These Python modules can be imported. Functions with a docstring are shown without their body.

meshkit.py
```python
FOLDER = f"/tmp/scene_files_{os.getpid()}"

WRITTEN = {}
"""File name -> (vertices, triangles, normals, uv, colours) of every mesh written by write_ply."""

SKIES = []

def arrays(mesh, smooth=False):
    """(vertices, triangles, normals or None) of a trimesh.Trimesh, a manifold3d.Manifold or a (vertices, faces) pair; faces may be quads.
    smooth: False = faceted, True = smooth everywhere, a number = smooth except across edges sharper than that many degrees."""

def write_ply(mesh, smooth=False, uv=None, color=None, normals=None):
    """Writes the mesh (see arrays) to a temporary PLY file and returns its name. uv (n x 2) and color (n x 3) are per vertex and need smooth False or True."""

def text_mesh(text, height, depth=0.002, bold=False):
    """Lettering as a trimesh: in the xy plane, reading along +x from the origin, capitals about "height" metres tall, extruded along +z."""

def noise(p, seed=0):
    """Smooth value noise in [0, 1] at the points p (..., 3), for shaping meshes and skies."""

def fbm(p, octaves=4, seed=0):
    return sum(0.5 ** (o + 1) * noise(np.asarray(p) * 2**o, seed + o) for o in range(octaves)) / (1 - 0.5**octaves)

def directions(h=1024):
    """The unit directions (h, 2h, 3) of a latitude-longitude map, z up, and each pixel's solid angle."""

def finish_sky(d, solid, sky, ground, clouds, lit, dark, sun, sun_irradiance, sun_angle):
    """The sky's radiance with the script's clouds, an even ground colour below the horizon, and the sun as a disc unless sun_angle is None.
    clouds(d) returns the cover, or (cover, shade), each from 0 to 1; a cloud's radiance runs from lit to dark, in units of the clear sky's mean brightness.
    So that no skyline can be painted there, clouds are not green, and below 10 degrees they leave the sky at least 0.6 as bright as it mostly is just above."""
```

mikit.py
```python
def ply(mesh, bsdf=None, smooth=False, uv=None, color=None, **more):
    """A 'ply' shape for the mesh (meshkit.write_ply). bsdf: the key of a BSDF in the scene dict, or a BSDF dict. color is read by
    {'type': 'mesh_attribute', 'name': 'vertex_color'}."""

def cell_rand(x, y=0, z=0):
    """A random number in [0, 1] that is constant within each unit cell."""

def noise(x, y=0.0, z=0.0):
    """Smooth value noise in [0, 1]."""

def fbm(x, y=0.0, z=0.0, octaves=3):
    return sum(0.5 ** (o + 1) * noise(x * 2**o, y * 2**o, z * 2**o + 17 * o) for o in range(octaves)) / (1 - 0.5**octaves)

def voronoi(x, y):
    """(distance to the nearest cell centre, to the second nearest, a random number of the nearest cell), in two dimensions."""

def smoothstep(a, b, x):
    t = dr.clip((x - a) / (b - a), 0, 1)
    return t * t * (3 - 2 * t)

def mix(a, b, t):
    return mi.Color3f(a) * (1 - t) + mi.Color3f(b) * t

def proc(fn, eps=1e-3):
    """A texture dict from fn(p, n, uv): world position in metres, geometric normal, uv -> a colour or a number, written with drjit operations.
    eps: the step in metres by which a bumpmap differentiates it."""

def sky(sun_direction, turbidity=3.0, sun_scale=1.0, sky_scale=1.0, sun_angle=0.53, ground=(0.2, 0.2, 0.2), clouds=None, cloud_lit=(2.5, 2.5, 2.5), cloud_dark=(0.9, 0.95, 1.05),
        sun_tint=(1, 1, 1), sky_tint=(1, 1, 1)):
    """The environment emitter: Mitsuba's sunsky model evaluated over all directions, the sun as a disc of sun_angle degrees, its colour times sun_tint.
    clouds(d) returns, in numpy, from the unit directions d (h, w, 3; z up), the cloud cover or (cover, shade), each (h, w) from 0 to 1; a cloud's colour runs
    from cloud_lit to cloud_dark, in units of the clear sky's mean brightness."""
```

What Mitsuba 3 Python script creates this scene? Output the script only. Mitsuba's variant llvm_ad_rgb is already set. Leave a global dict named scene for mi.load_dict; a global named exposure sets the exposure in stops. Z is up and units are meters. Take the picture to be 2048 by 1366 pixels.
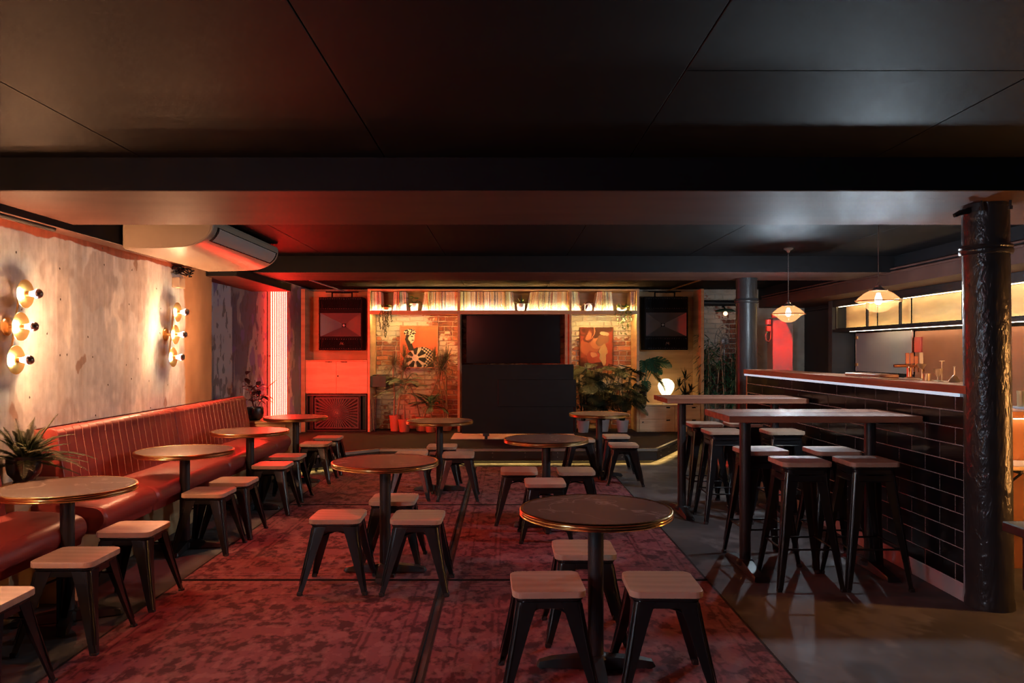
import math, random
import numpy as np, trimesh, drjit as dr, mitsuba as mi, mikit, meshkit
import manifold3d as m3
from shapely.geometry import Polygon, Point, box as sbox
from shapely import affinity
from shapely.ops import unary_union
from mikit import proc, noise, fbm, voronoi, cell_rand, smoothstep, mix

T = mi.ScalarTransform4f
R = random.Random(7)
PI = math.pi
scene, labels = {}, {}

# ------------------------------------------------------------------ camera, exposure, room lights
exposure = 2.0
scene['camera'] = {'type': 'perspective', 'fov': math.degrees(2 * math.atan(1024 / 1540)), 'fov_axis': 'x',
                   'near_clip': 0.05, 'far_clip': 60,
                   'principal_point_offset_x': 14 / 2048, 'principal_point_offset_y': -20 / 1366,
                   'to_world': T().look_at(origin=[0, 0, 1.46], target=[0, 10, 1.46], up=[0, 0, 1])}
# radiance of everything that glows
GLOW = dict(
    neon=(18, .36, .20), bulb=(290, 140, 68), shelf_led=(190, 120, 44), under_led=(135, 85, 28), bar_led=(.085, .125, .155),
    balloon=(.8, .6, .30), pendant_bulb=(360, 450, 520), pendant_glass=(.34, .125, .042), stage_led=(9, 5.4, 1.5),
    pane_led=(8, 5.5, 2.4), cabinet_led=(9, 6.2, 3.4), unseen_rug_spot=(1.7, .10, .06), unseen_front_spot=(2.7, .30, .17), unseen_window=(3.6, 4.8, 6), spot=(16, .5, .26), service=(24, 10, 2.6), service_led=(5, 3.6, 1.8), corner=(.9, .42, .2))  # the red spots, side opening and service tube are out of view


def emit(name, w=1.0, k=1.0):
    return {'type': 'area', 'sampling_weight': float(w), 'radiance': {'type': 'rgb', 'value': [float(c * k) for c in GLOW[name]]}}


# ------------------------------------------------------------------ materials
def rgb(*c):
    return {'type': 'rgb', 'value': list(c)}


def mat(key, color, rough=0.5, metal=0.0, spec=0.5, coat=0.0, sheen=0.0, bump=None, bscale=1.0, beps=2e-3):
    c = proc(color) if callable(color) else rgb(*color)
    rr = proc(rough) if callable(rough) else float(rough)
    d = {'type': 'principled', 'base_color': c, 'roughness': rr, 'metallic': float(metal), 'specular': float(spec)}
    if coat:
        d['clearcoat'] = float(coat); d['clearcoat_gloss'] = 0.9
    if sheen:
        d['sheen'] = float(sheen)
    if bump is not None:
        d = {'type': 'bumpmap', 'arbitrary': proc(bump, beps), 'scale': float(bscale), 'nested_bsdf': d}
        d = {'type': 'bumpmap', 'tex': d['arbitrary'], 'scale': float(bscale), 'bsdf': d['nested_bsdf']}
    scene['mat_' + key] = {'type': 'twosided', 'bsdf': d}
    return 'mat_' + key


def ceiling_fn(p, n, uv):
    return mix((.003, .003, .0035), (.006, .006, .0065), fbm(p.x * 1.1, p.y * 1.1, 3, 4))


def plaster_fn(p, n, uv):
    y, z = p.y, p.z
    a = fbm(y * 1.6, z * 1.3, 1.0, 5)
    b = fbm(y * 5.0, z * 2.2, 5.0, 4)
    st = fbm(y * 9.0, z * 0.7, 9.0, 3)
    c = mix((.55, .53, .50), (.39, .385, .385), smoothstep(.38, .62, a))
    c = mix(c, (.70, .65, .57), smoothstep(.54, .70, b) * .7)
    c = mix(c, (.33, .28, .25), smoothstep(.50, .68, st) * .55)
    c = mix(c, (.30, .24, .21), smoothstep(.60, .66, fbm(y * 3.2 + 11, z * 2.0 + 3, 6, 5)) * .5)
    c = mix(c, (.40, .38, .38), smoothstep(1.15, .7, z) * smoothstep(.35, .6, fbm(y * 2.3, z * 2, 2, 3)) * .7)
    rag = 2.205 + .07 * (fbm(y * 4, 1, 2, 4) - .5) - .035 * smoothstep(6.6, 7.6, y)
    c = mix(c, (.22, .055, .03), smoothstep(0, .012, z - rag))
    d1, d2, id = voronoi(y * 1.9 + .3 * fbm(y * 9, z * 9, 3, 3), z * 1.5)
    hole = smoothstep(.10, .05, d1 + .12 * (fbm(y * 22, z * 16, 4, 3) - .5)) * smoothstep(.45, .5, id)
    c = mix(c, (.20, .10, .06), hole * .75)
    e1, e2, eid = voronoi(y * 5.5 + 3, z * 4.5)
    c = mix(c, (.07, .05, .04), smoothstep(.045, .03, e1) * smoothstep(.6, .62, eid))
    c = c * (.80 + .40 * fbm(y * 26 + 2 * a, z * 17, 3, 4)) * (.90 + .2 * fbm(y * 60, z * 6, 8, 2))
    br = smoothstep(7.18, 7.24, y + .10 * (fbm(z * 4, 3, 3, 3) - .5))
    c = mix(c, mix((.40, .22, .11), (.24, .12, .06), fbm(y * 6, z * 2.5, 7, 4)), br)
    return c


def plaster_bump(p, n, uv):
    return fbm(p.y * 6, p.z * 6, p.x * 6, 4) * .6 + fbm(p.y * 40, p.z * 40, 3, 2) * .12


def oldwall_fn(p, n, uv):
    y, z = p.y, p.z
    a = fbm(y * 1.7, z * 1.3, 4, 5)
    b = fbm(y * 2.0 + 7 + .8 * fbm(y * 5, z * 3, 3, 3), z * 1.0, 8, 5)
    c = mix((.34, .29, .27), (.22, .20, .20), smoothstep(.4, .6, a))
    c = mix(c, (.095, .09, .125), smoothstep(.55, .63, b) * .9)
    c = mix(c, (.47, .44, .46), smoothstep(.60, .66, fbm(y * 2.6 + 3, z * 1.0, 2, 4)))
    c = mix(c, (.16, .11, .25), smoothstep(.64, .70, fbm(y * 4 + 1, z * 3, 6, 4)) * .8)
    pl = smoothstep(8.42, 8.46, y) * smoothstep(9.02, 8.98, y) * smoothstep(.95, 1.0, z) * smoothstep(2.02, 1.98, z + .06 * fbm(y * 6, 2, 2, 3))
    c = mix(c, (.50, .44, .42), pl)
    return mix(c, (.10, .09, .09), smoothstep(.62, .7, fbm(y * 11, z * 8, 2, 3)) * .7)


def ply_wood(base, dark, s=1.0):
    def f(p, n, uv):
        g = fbm(p.x * 2.2 * s + .6 * fbm(p.z * 2, p.y * 2, 1, 2), p.y * 2.2, p.z * 14 * s, 4)
        h = fbm(p.x * 5, p.y * 5, p.z * 1.5, 3)
        return mix(mix(base, dark, smoothstep(.35, .7, g) * .7), dark, smoothstep(.62, .72, h) * .35)
    return f


def seat_fn(p, n, uv):
    k = cell_rand(p.x * 2.6 + 40, p.y * 2.6 + 20, p.z * 3)
    w = p.y * 26 + 1.6 * fbm(p.x * 2.0, p.y * 7, k * 9, 2)
    ring = .5 + .5 * dr.sin(w * 6.28 * .55 + 6 * noise(p.x * 1.4, p.y * 5, 1))
    c = mix((.54, .365, .26), (.43, .275, .185), ring * .6)
    return mix(c, (.37, .23, .15), fbm(p.x * 3, p.y * 60, p.z * 60, 3) * .5)


def top_fn(p, n, uv):
    q = fbm(p.x * 2.2, p.y * 2.2, 1, 4)
    v = dr.abs(fbm(p.x * 4.0 + q * 3.0, p.y * 4.0 + q * 2, 3, 4) - .5)
    c = mix((.098, .064, .050), (.145, .098, .078), fbm(p.x * 3, p.y * 3, 2, 4))
    return mix(c, (.36, .31, .28), smoothstep(.022, .0, v) * smoothstep(.48, .64, q) * .55)


def barwood_fn(p, n, uv):
    g = fbm(p.x * 1.6, p.y * 22, p.z * 22, 4)
    k = cell_rand(p.y * 6.66 + 30, 2, 3)
    c = mix((.36, .14, .08), (.19, .07, .042), smoothstep(.3, .7, g))
    return mix(c, (.40, .20, .11), k * .45)


def counter_fn(p, n, uv):
    g = fbm(p.x * 22, p.y * 1.6, p.z * 22, 4)
    return mix((.50, .22, .12), (.30, .12, .065), smoothstep(.3, .7, g))


def rug_fn(p, n, uv):
    col = dr.select(p.x < -.385, 1.0, 0.0)
    lx = dr.select(p.x < -.385, p.x + 2.06, p.x + .37)
    row = dr.select(p.y < 4.885, 0.0, dr.select(p.y < 7.285, 1.0, 2.0))
    ly = dr.select(p.y < 4.885, p.y - 2.49, dr.select(p.y < 7.285, p.y - 4.89, p.y - 7.29))
    ex = dr.minimum(lx, 1.66 - lx)
    ey = dr.minimum(ly, 2.39 - ly)
    e = dr.minimum(ex, ey)
    jig = .012 * (fbm(p.x * 14, p.y * 14, 3, 2) - .5)
    band = smoothstep(.012, .004, dr.abs(e - .085 + jig)) + smoothstep(.010, .003, dr.abs(e - .135 + jig)) + smoothstep(.014, .004, dr.abs(e - .30 + jig)) + smoothstep(.010, .003, dr.abs(e - .335 + jig))
    u = dr.abs(lx - .83); v = dr.abs(ly - 1.2)
    pat = dr.sin(u * 26 + 5 * fbm(u * 5, v * 5, 2, 3)) * dr.sin(v * 22 + 5 * fbm(v * 6, u * 4, 7, 3))
    pat2 = dr.sin(dr.sqrt(u * u * 1.6 + v * v) * 30 + 3 * fbm(u * 9, v * 9, 1, 2))
    d = fbm(p.x * 7.5, p.y * 9.5, 3, 5)
    f = fbm(p.x * 44, p.y * 30, 6, 4)
    t = .42 * smoothstep(.1, .6, pat) + .30 * smoothstep(.2, .8, pat2) * smoothstep(.3, .38, e) + .46 * smoothstep(.42, .62, d) + 1.5 * (f - .5)
    c = mix((.195, .066, .072), (.068, .023, .027), smoothstep(.15, .85, t))
    c = mix(c, (.06, .018, .02), dr.clip(band, 0, 1) * .7 * smoothstep(.38, .5, fbm(p.x * 9, p.y * 9, 2, 3) + .08))
    c = mix(c, (.30, .145, .135), smoothstep(.50, .70, fbm(p.x * 24, p.y * 16, 9, 4)) * .45)
    return mix(c, (.02, .014, .014), smoothstep(.022, .012, e))


def floor_fn(p, n, uv):
    a = fbm(p.x * 1.3, p.y * 1.3, 2, 5)
    b = fbm(p.x * 5 + 2 * a, p.y * 3.2, 5, 4)
    c = mix((.050, .048, .048), (.105, .100, .098), smoothstep(.35, .65, a))
    c = mix(c, (.15, .145, .14), smoothstep(.56, .70, b) * .6)
    return mix(c, (.028, .026, .026), smoothstep(.55, .7, fbm(p.x * 3 + 5, p.y * 2, 9, 4)) * .7)


def floor_bump(p, n, uv):
    return fbm(p.x * 5, p.y * 5, 2, 4)


def brick_fn(base):
    def f(p, n, uv):
        a = fbm(p.x * 14, p.z * 14, 4, 4)
        c = mix(base, tuple(.5 * x for x in base), smoothstep(.4, .7, a))
        w = fbm(p.x * 2.1 + 9, p.z * 2.1, 2, 4) + .22 * (fbm(p.x * 26, p.z * 26, 5, 3) - .5)
        c = mix(c, (.62, .55, .44), smoothstep(.52, .58, w + .16 * smoothstep(1.5, 2.0, p.z)) * .85)
        return c
    return f


def mortar_fn(p, n, uv):
    return mix((.60, .53, .43), (.36, .29, .23), fbm(p.x * 8, p.z * 8, 3, 4))


def print_fn(p, n, uv):
    # a framed screen print: a figure in a patterned robe before a plain orange ground (x right, z up, metres from its centre)
    x, z = p.x + 1.40, p.z - 1.555
    ell = lambda cx, cz, a, b: dr.square((x - cx) / a) + dr.square((z - cz) / b)
    c = mix((.56, .10, .045), (.64, .135, .055), fbm(x * 5, z * 2, 3, 3))
    ink, pap = (.012, .009, .009), (.70, .58, .44)
    robe = (z < -.02 - .35 * dr.square(x - .05)) & (ell(.04, -.36, .30, .34) < 1)
    cs = (dr.floor(x * 34 + z * 6) + dr.floor(z * 34 - x * 6)) * .5
    chk = dr.select(cs - dr.floor(cs) < .25, 1.0, 0.0)
    lin = smoothstep(-.2, .2, dr.sin(x * 60 + 9 * noise(x * 7, z * 7, 1)) + .6 * dr.sin(z * 80 + x * 30))
    patt = dr.select(x + z * .5 > -.08, chk, lin)
    c = dr.select(robe, mix(ink, pap, patt), c)
    star = dr.sqrt(ell(-.06, -.20, 1, 1))
    ang = dr.atan2(z + .20, x + .06)
    c = dr.select(robe & (star < .17), mix(ink, pap, smoothstep(-.15, .15, dr.sin(ang * 7) - .35)), c)
    c = dr.select(robe & (star < .055), mix(pap, pap, 1.0), c)
    c = dr.select(ell(.19, -.335, .055, .075) < 1, mix(ink, ink, 1.0), c)
    neck = (dr.abs(x + .17 + .35 * (z - .06)) < .045) & (z < .12) & (z > -.08)
    c = dr.select(neck, mix(ink, ink, 1.0), c)
    face = ell(-.145, .135, .075, .105) < 1
    c = dr.select(face, mix(ink, pap, smoothstep(-.01, .012, x + .158 - .02 * dr.sin(z * 40))), c)
    c = dr.select((ell(-.115, .150, .022, .008) < 1) | (ell(-.105, .09, .02, .008) < 1), mix(ink, ink, 1.0), c)
    hair = (ell(-.15, .215, .10, .060) < 1) & (z > .17)
    c = dr.select(hair, mix(ink, pap, smoothstep(.52, .58, noise(x * 70, z * 70, 2))), c)
    return c


def painting_fn(p, n, uv):
    x, z = p.x - 1.49, p.z - 1.555
    qx = x + .07 * (fbm(x * 5, z * 5, 1, 3) - .5) * 2
    qz = z + .07 * (fbm(x * 5 + 4, z * 5, 6, 3) - .5) * 2
    ell = lambda cx, cz, a, b: dr.square((qx - cx) / a) + dr.square((qz - cz) / b)
    s = fbm(qx * 6, qz * 6, 2, 3)
    c = mix((.28, .045, .03), (.05, .015, .012), smoothstep(.42, .58, s))
    c = mix(c, (.50, .14, .075), smoothstep(1.1, .8, ell(-.09, -.03, .17, .16)))
    c = mix(c, (.62, .26, .14), smoothstep(1.1, .5, ell(-.16, .15, .055, .10)))
    c = mix(c, (.10, .02, .015), smoothstep(1.15, 1.0, ell(-.14, .17, .085, .14)) * smoothstep(.9, 1.05, ell(-.14, .16, .055, .10)))
    c = mix(c, (.36, .06, .04), smoothstep(1.1, .85, ell(-.04, -.19, .15, .10)))
    c = mix(c, (.78, .42, .22), smoothstep(1.1, .6, ell(-.02, -.15, .06, .05)))
    c = mix(c, (.66, .28, .14), smoothstep(1.1, .8, ell(.02, .05, .09, .09)))
    c = mix(c, (.16, .07, .045), smoothstep(1.1, .9, ell(.09, .12, .085, .09)))
    c = mix(c, (.74, .58, .36), smoothstep(1.1, .9, ell(.09, .215, .075, .032)))
    c = mix(c, (.70, .46, .22), smoothstep(1.15, .95, ell(.125, -.13, .048, .17)))
    c = mix(c, (.70, .30, .16), smoothstep(.012, .006, dr.abs(qx + .06 - .25 * (qz - .2))) * smoothstep(.1, .12, qz))
    return mix(c, (.03, .012, .01), smoothstep(.24, .275, dr.abs(x)) * .9) * .62


def bark_fn(p, n, uv):
    return mix((.022, .021, .022), (.034, .031, .031), fbm(p.x * 9, p.y * 9, p.z * 9, 3))


def bark_bump(p, n, uv):
    a = fbm(p.x * 34, p.y * 34, p.z * 15, 4)
    return smoothstep(.35, .65, a) * .6 + fbm(p.x * 90, p.y * 90, p.z * 60, 2) * .4


def backlit_fn(p, n, uv):
    return mix((.40, .26, .12), (.75, .55, .28), fbm(p.y * 1.6, p.z * 9, 3, 4))


M = {}
M['ceiling'] = mat('ceiling', ceiling_fn, .60, spec=.07)
M['beam'] = mat('beam', lambda p, n, uv: mix((.056, .025, .019), (.074, .034, .026), fbm(p.x * 2, p.y * 8, 2, 3)), .60, spec=.12)
M['beamface'] = mat('beam_face', (.006, .006, .007), .6, spec=.1)
M['plaster'] = mat('plaster', plaster_fn, .75, spec=.25, bump=plaster_bump, bscale=.010, beps=4e-3)
M['oldwall'] = mat('old_wall', oldwall_fn, .8, spec=.2)
M['wallblack'] = mat('wall_black', (.014, .015, .017), .55, spec=.4)
M['walldark'] = mat('wall_dark', lambda p, n, uv: mix((.03, .028, .028), (.05, .045, .042), fbm(p.y * 4, p.z * 4, 1, 3)), .5, spec=.4)
M['ply'] = mat('plywood', ply_wood((.60, .39, .20), (.44, .26, .12)), .5, spec=.35)
M['plypale'] = mat('plywood_pale', ply_wood((.66, .46, .27), (.52, .33, .18)), .45, spec=.4)
M['seat'] = mat('stool_seat_wood', seat_fn, .38, spec=.45)
M['blackmetal'] = mat('black_metal', (.008, .008, .009), .20, spec=.5, coat=.25)
M['blacksatin'] = mat('black_satin', (.014, .014, .015), .42, spec=.5)
M['rubber'] = mat('rubber', (.016, .016, .016), .7)
M['brass'] = mat('brass', (.86, .56, .24), .17, metal=1.0)
M['brassdull'] = mat('brass_dull', (.72, .42, .17), .34, metal=1.0)
M['brasspolish'] = mat('brass_polished', (.80, .47, .18), .32, metal=1.0)
M['copperbright'] = mat('copper_bright', (.78, .36, .20), .3, metal=1.0)
M['chrome'] = mat('chrome', (.55, .54, .55), .12, metal=1.0)
M['top'] = mat('table_laminate', top_fn, .30, spec=.55)
M['leather'] = mat('red_leather', lambda p, n, uv: mix((.31, .044, .036), (.245, .035, .029), fbm(p.x * 3, p.y * 3, p.z * 3, 3)), .40, spec=.55)
M['stitch'] = mat('pale_piping', (.44, .16, .12), .6)
M['rug'] = mat('rug', rug_fn, .95, spec=.1, sheen=.3)
M['floor'] = mat('floor', floor_fn, lambda p, n, uv: .62 + .2 * fbm(p.x * 3, p.y * 3, 4, 3), spec=.25, bump=floor_bump, bscale=.006, beps=5e-3)
M['stage'] = mat('stage_carpet', lambda p, n, uv: mix((.024, .017, .017), (.016, .012, .012), fbm(p.x * 30, p.y * 30, 1, 3)), .9, spec=.15)
M['alu'] = mat('aluminium', (.62, .58, .52), .32, metal=1.0)
M['riser'] = mat('stage_riser', (.035, .022, .016), .35, spec=.5)
M['tile'] = mat('black_tile', (.008, .008, .009), .12, spec=.38)
M['grout'] = mat('grout', (.40, .38, .375), .85)
M['skirt'] = mat('pale_skirting', (.50, .45, .42), .55)
M['barwood'] = mat('bar_table_wood', barwood_fn, .46, spec=.15)
M['counter'] = mat('counter_wood', counter_fn, .30, spec=.5)
BR = [(.36, .12, .075), (.29, .095, .06), (.42, .16, .09), (.23, .085, .06)]
for i, b in enumerate(BR):
    M['brick%d' % i] = mat('brick_%d' % i, brick_fn(b), .85, spec=.2)
M['mortar'] = mat('mortar', mortar_fn, .95, spec=.1)
M['print'] = mat('print', print_fn, .6, spec=.08)
M['painting'] = mat('painting', painting_fn, .6, spec=.08)
M['bark'] = mat('pillar_paint', bark_fn, .27, spec=.42, bump=bark_bump, bscale=.0045, beps=2e-3)
M['acwhite'] = mat('ac_white', (.29, .225, .165), .36, spec=.5)
M['acgrey'] = mat('ac_grey', (.36, .33, .29), .45)
M['dark'] = mat('dark_void', (.006, .006, .007), .6, spec=.2)
M['screen'] = mat('screen_black', (.006, .006, .008), .18, spec=.4)
M['potblack'] = mat('pot_black', (.010, .011, .013), .14, spec=.6, coat=.5)
M['potred'] = mat('pot_terracotta', (.46, .17, .10), .55)
M['potwhite'] = mat('pot_white', (.74, .70, .64), .35)
M['potgrey'] = mat('pot_grey', (.34, .33, .34), .5)
M['leafdeep'] = mat('leaf_deep', (.020, .075, .040), .32, spec=.5)
M['leafgreen'] = mat('leaf_green', (.050, .115, .040), .42)
M['leaffern'] = mat('leaf_fern', lambda p, n, uv: mix((.030, .055, .016), (.055, .045, .015), noise(p.x * 9, p.y * 9, p.z * 9)), .5)
M['leafpalm'] = mat('leaf_palm', (.055, .105, .060), .45)
M['leafdrac'] = mat('leaf_dracaena', (.080, .065, .035), .42)
M['leafdark'] = mat('leaf_dark', (.010, .017, .009), .5, spec=.15)
M['leafplum'] = mat('leaf_plum', (.060, .018, .022), .28, spec=.6)
M['leaflight'] = mat('leaf_light', (.16, .22, .06), .45)
M['stem'] = mat('plant_stem', (.30, .21, .13), .7)
M['soil'] = mat('soil', (.02, .014, .01), .95)
M['redbox'] = mat('painted_box', (.11, .07, .065), .45)
M['redplastic'] = mat('red_plastic', (.45, .06, .04), .35)
M['steel'] = mat('brushed_steel', (.42, .42, .44), .42, metal=.6)
M['copper'] = mat('copper_sheet', lambda p, n, uv: mix((.45, .20, .10), (.34, .14, .07), fbm(p.y * 3, p.z * 3, 2, 3)), .36, metal=.5)
M['clearish'] = mat('glassware', (.82, .62, .36), .2, metal=.8)
M['rugcream'] = mat('rug_cream', (.52, .36, .30), .95, spec=.1)
M['booth'] = mat('booth_black', (.010, .008, .008), .5, spec=.18)
M['backlit'] = mat('backlit_pane', backlit_fn, .4)
M['bulbglass'] = mat('bulb_glass', (.6, .5, .4), .3)
M['tube'] = mat('neon_tube', (.8, .6, .5), .3)
M['wire'] = mat('wire', (.12, .12, .12), .4, metal=.6)
M['lampwhite'] = mat('lamp_white', (.7, .65, .55), .5)
M['green_led'] = mat('green_led', (.1, .5, .2), .4)
SL = [(.70, .58, .42), (.62, .30, .18), (.32, .10, .07), (.78, .70, .56), (.50, .40, .30), (.10, .09, .10), (.66, .46, .22), (.20, .24, .30)]
for i, b in enumerate(SL):
    M['sleeve%d' % i] = mat('sleeve_%d' % i, b, .5)
scene['mat_amber'] = {'type': 'thindielectric', 'int_ior': 1.5}
M['amber'] = 'mat_amber'


# ------------------------------------------------------------------ mesh helpers
def arr(m):
    if hasattr(m, 'to_mesh'):
        k = m.to_mesh()
        return np.array(k.vert_properties[:, :3], float), np.array(k.tri_verts, int)
    if isinstance(m, tuple):
        v, f = np.asarray(m[0], float), np.asarray(m[1], int)
        if f.shape[1] == 4:
            f = np.vstack([f[:, [0, 1, 2]], f[:, [0, 2, 3]]])
        return v, f
    return np.array(m.vertices, float), np.array(m.faces, int)


def join(ms):
    vs, fs, k = [], [], 0
    for m in ms:
        v, f = arr(m)
        vs.append(v); fs.append(f + k); k += len(v)
    return np.vstack(vs), np.vstack(fs)


def move(m, x=0, y=0, z=0, rx=0, ry=0, rz=0, s=1):
    v, f = arr(m)
    v = v * s
    for a, (i, j) in ((rx, (1, 2)), (ry, (2, 0)), (rz, (0, 1))):
        if a:
            c, t = math.cos(a), math.sin(a)
            w = v.copy()
            w[:, i] = c * v[:, i] - t * v[:, j]
            w[:, j] = t * v[:, i] + c * v[:, j]
            v = w
    return v + np.array([x, y, z], float), f


def hull(pts):
    return arr(m3.Manifold.hull_points(np.asarray(pts, float)))


def bx(lo, hi, c=.003):
    """A box with chamfered edges."""
    lo, hi = np.minimum(lo, hi).astype(float), np.maximum(lo, hi).astype(float)
    c = min(c, .45 * float((hi - lo).min()))
    pts = []
    for i in (0, 1):
        for j in (0, 1):
            for k in (0, 1):
                p = np.array([(lo, hi)[i][0], (lo, hi)[j][1], (lo, hi)[k][2]])
                s = np.array([1 - 2 * i, 1 - 2 * j, 1 - 2 * k]) * c
                for a in range(3):
                    q = p + s
                    q[a] = p[a]
                    pts.append(q)
    return hull(pts)


def box0(lo, hi):
    m = trimesh.creation.box(bounds=[np.minimum(lo, hi), np.maximum(lo, hi)])
    return np.array(m.vertices), np.array(m.faces)


def lathe(prof, n=32):
    """Revolve (r, z) points round z."""
    a = np.arange(n) * 2 * PI / n
    v = np.array([[r * math.cos(t), r * math.sin(t), z] for r, z in prof for t in a])
    f = []
    for i in range(len(prof) - 1):
        for j in range(n):
            k = (j + 1) % n
            p, q, s, t = i * n + j, i * n + k, (i + 1) * n + k, (i + 1) * n + j
            if prof[i][0] > 1e-6:
                f.append((p, q, s))
            if prof[i + 1][0] > 1e-6:
                f.append((p, s, t))
    f = np.array(f)
    nn = np.cross(v[f[:, 1]] - v[f[:, 0]], v[f[:, 2]] - v[f[:, 0]])
    cc = v[f].mean(1)
    if (nn * (cc - [0, 0, v[:, 2].mean()])).sum() < 0:
        f = f[:, ::-1]
    return v, f


def tube(path, r, n=8, cap=True):
    path = np.asarray(path, float)
    r = np.broadcast_to(np.asarray(r, float), (len(path),))
    d = np.gradient(path, axis=0)
    d /= np.linalg.norm(d, axis=1, keepdims=True) + 1e-12
    up = np.array([0, 0, 1.0]) if abs(d[0][2]) < .9 else np.array([1.0, 0, 0])
    u = np.cross(d[0], up); u /= np.linalg.norm(u)
    vs = []
    for i in range(len(path)):
        u = u - d[i] * (u @ d[i]); u /= np.linalg.norm(u)
        w = np.cross(d[i], u)
        for k in range(n):
            t = 2 * PI * k / n
            vs.append(path[i] + r[i] * (u * math.cos(t) + w * math.sin(t)))
    f = []
    for i in range(len(path) - 1):
        for k in range(n):
            j = (k + 1) % n
            a, b, c, e = i * n + k, i * n + j, (i + 1) * n + j, (i + 1) * n + k
            f += [(a, b, c), (a, c, e)]
    if cap:
        vs += [path[0], path[-1]]
        m = len(vs)
        for k in range(n):
            j = (k + 1) % n
            f += [(m - 2, j, k), (m - 1, (len(path) - 1) * n + k, (len(path) - 1) * n + j)]
    return np.array(vs), np.array(f)


def prism(poly, h):
    """Extrude a shapely polygon (xy) by h along z."""
    gs = getattr(poly, 'geoms', [poly])
    return join([trimesh.creation.extrude_polygon(g, h, engine='earcut') for g in gs if g.area > 1e-9])


def rsq(w, d, r, n=6):
    return sbox(-w / 2 + r, -d / 2 + r, w / 2 - r, d / 2 - r).buffer(r, quad_segs=n)


def loft(rings):
    """Closed rings of equal length, capped at both ends."""
    n = len(rings[0])
    v = np.vstack(rings)
    f = []
    for i in range(len(rings) - 1):
        for k in range(n):
            j = (k + 1) % n
            a, b, c, e = i * n + k, i * n + j, (i + 1) * n + j, (i + 1) * n + k
            f += [(a, b, c), (a, c, e)]
    c0, c1 = v[:n].mean(0), v[-n:].mean(0)
    v = np.vstack([v, c0, c1])
    m = len(v)
    for k in range(n):
        j = (k + 1) % n
        f += [(m - 2, j, k), (m - 1, len(rings) * n - n + k, len(rings) * n - n + j)]
    return v, np.array(f)


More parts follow.
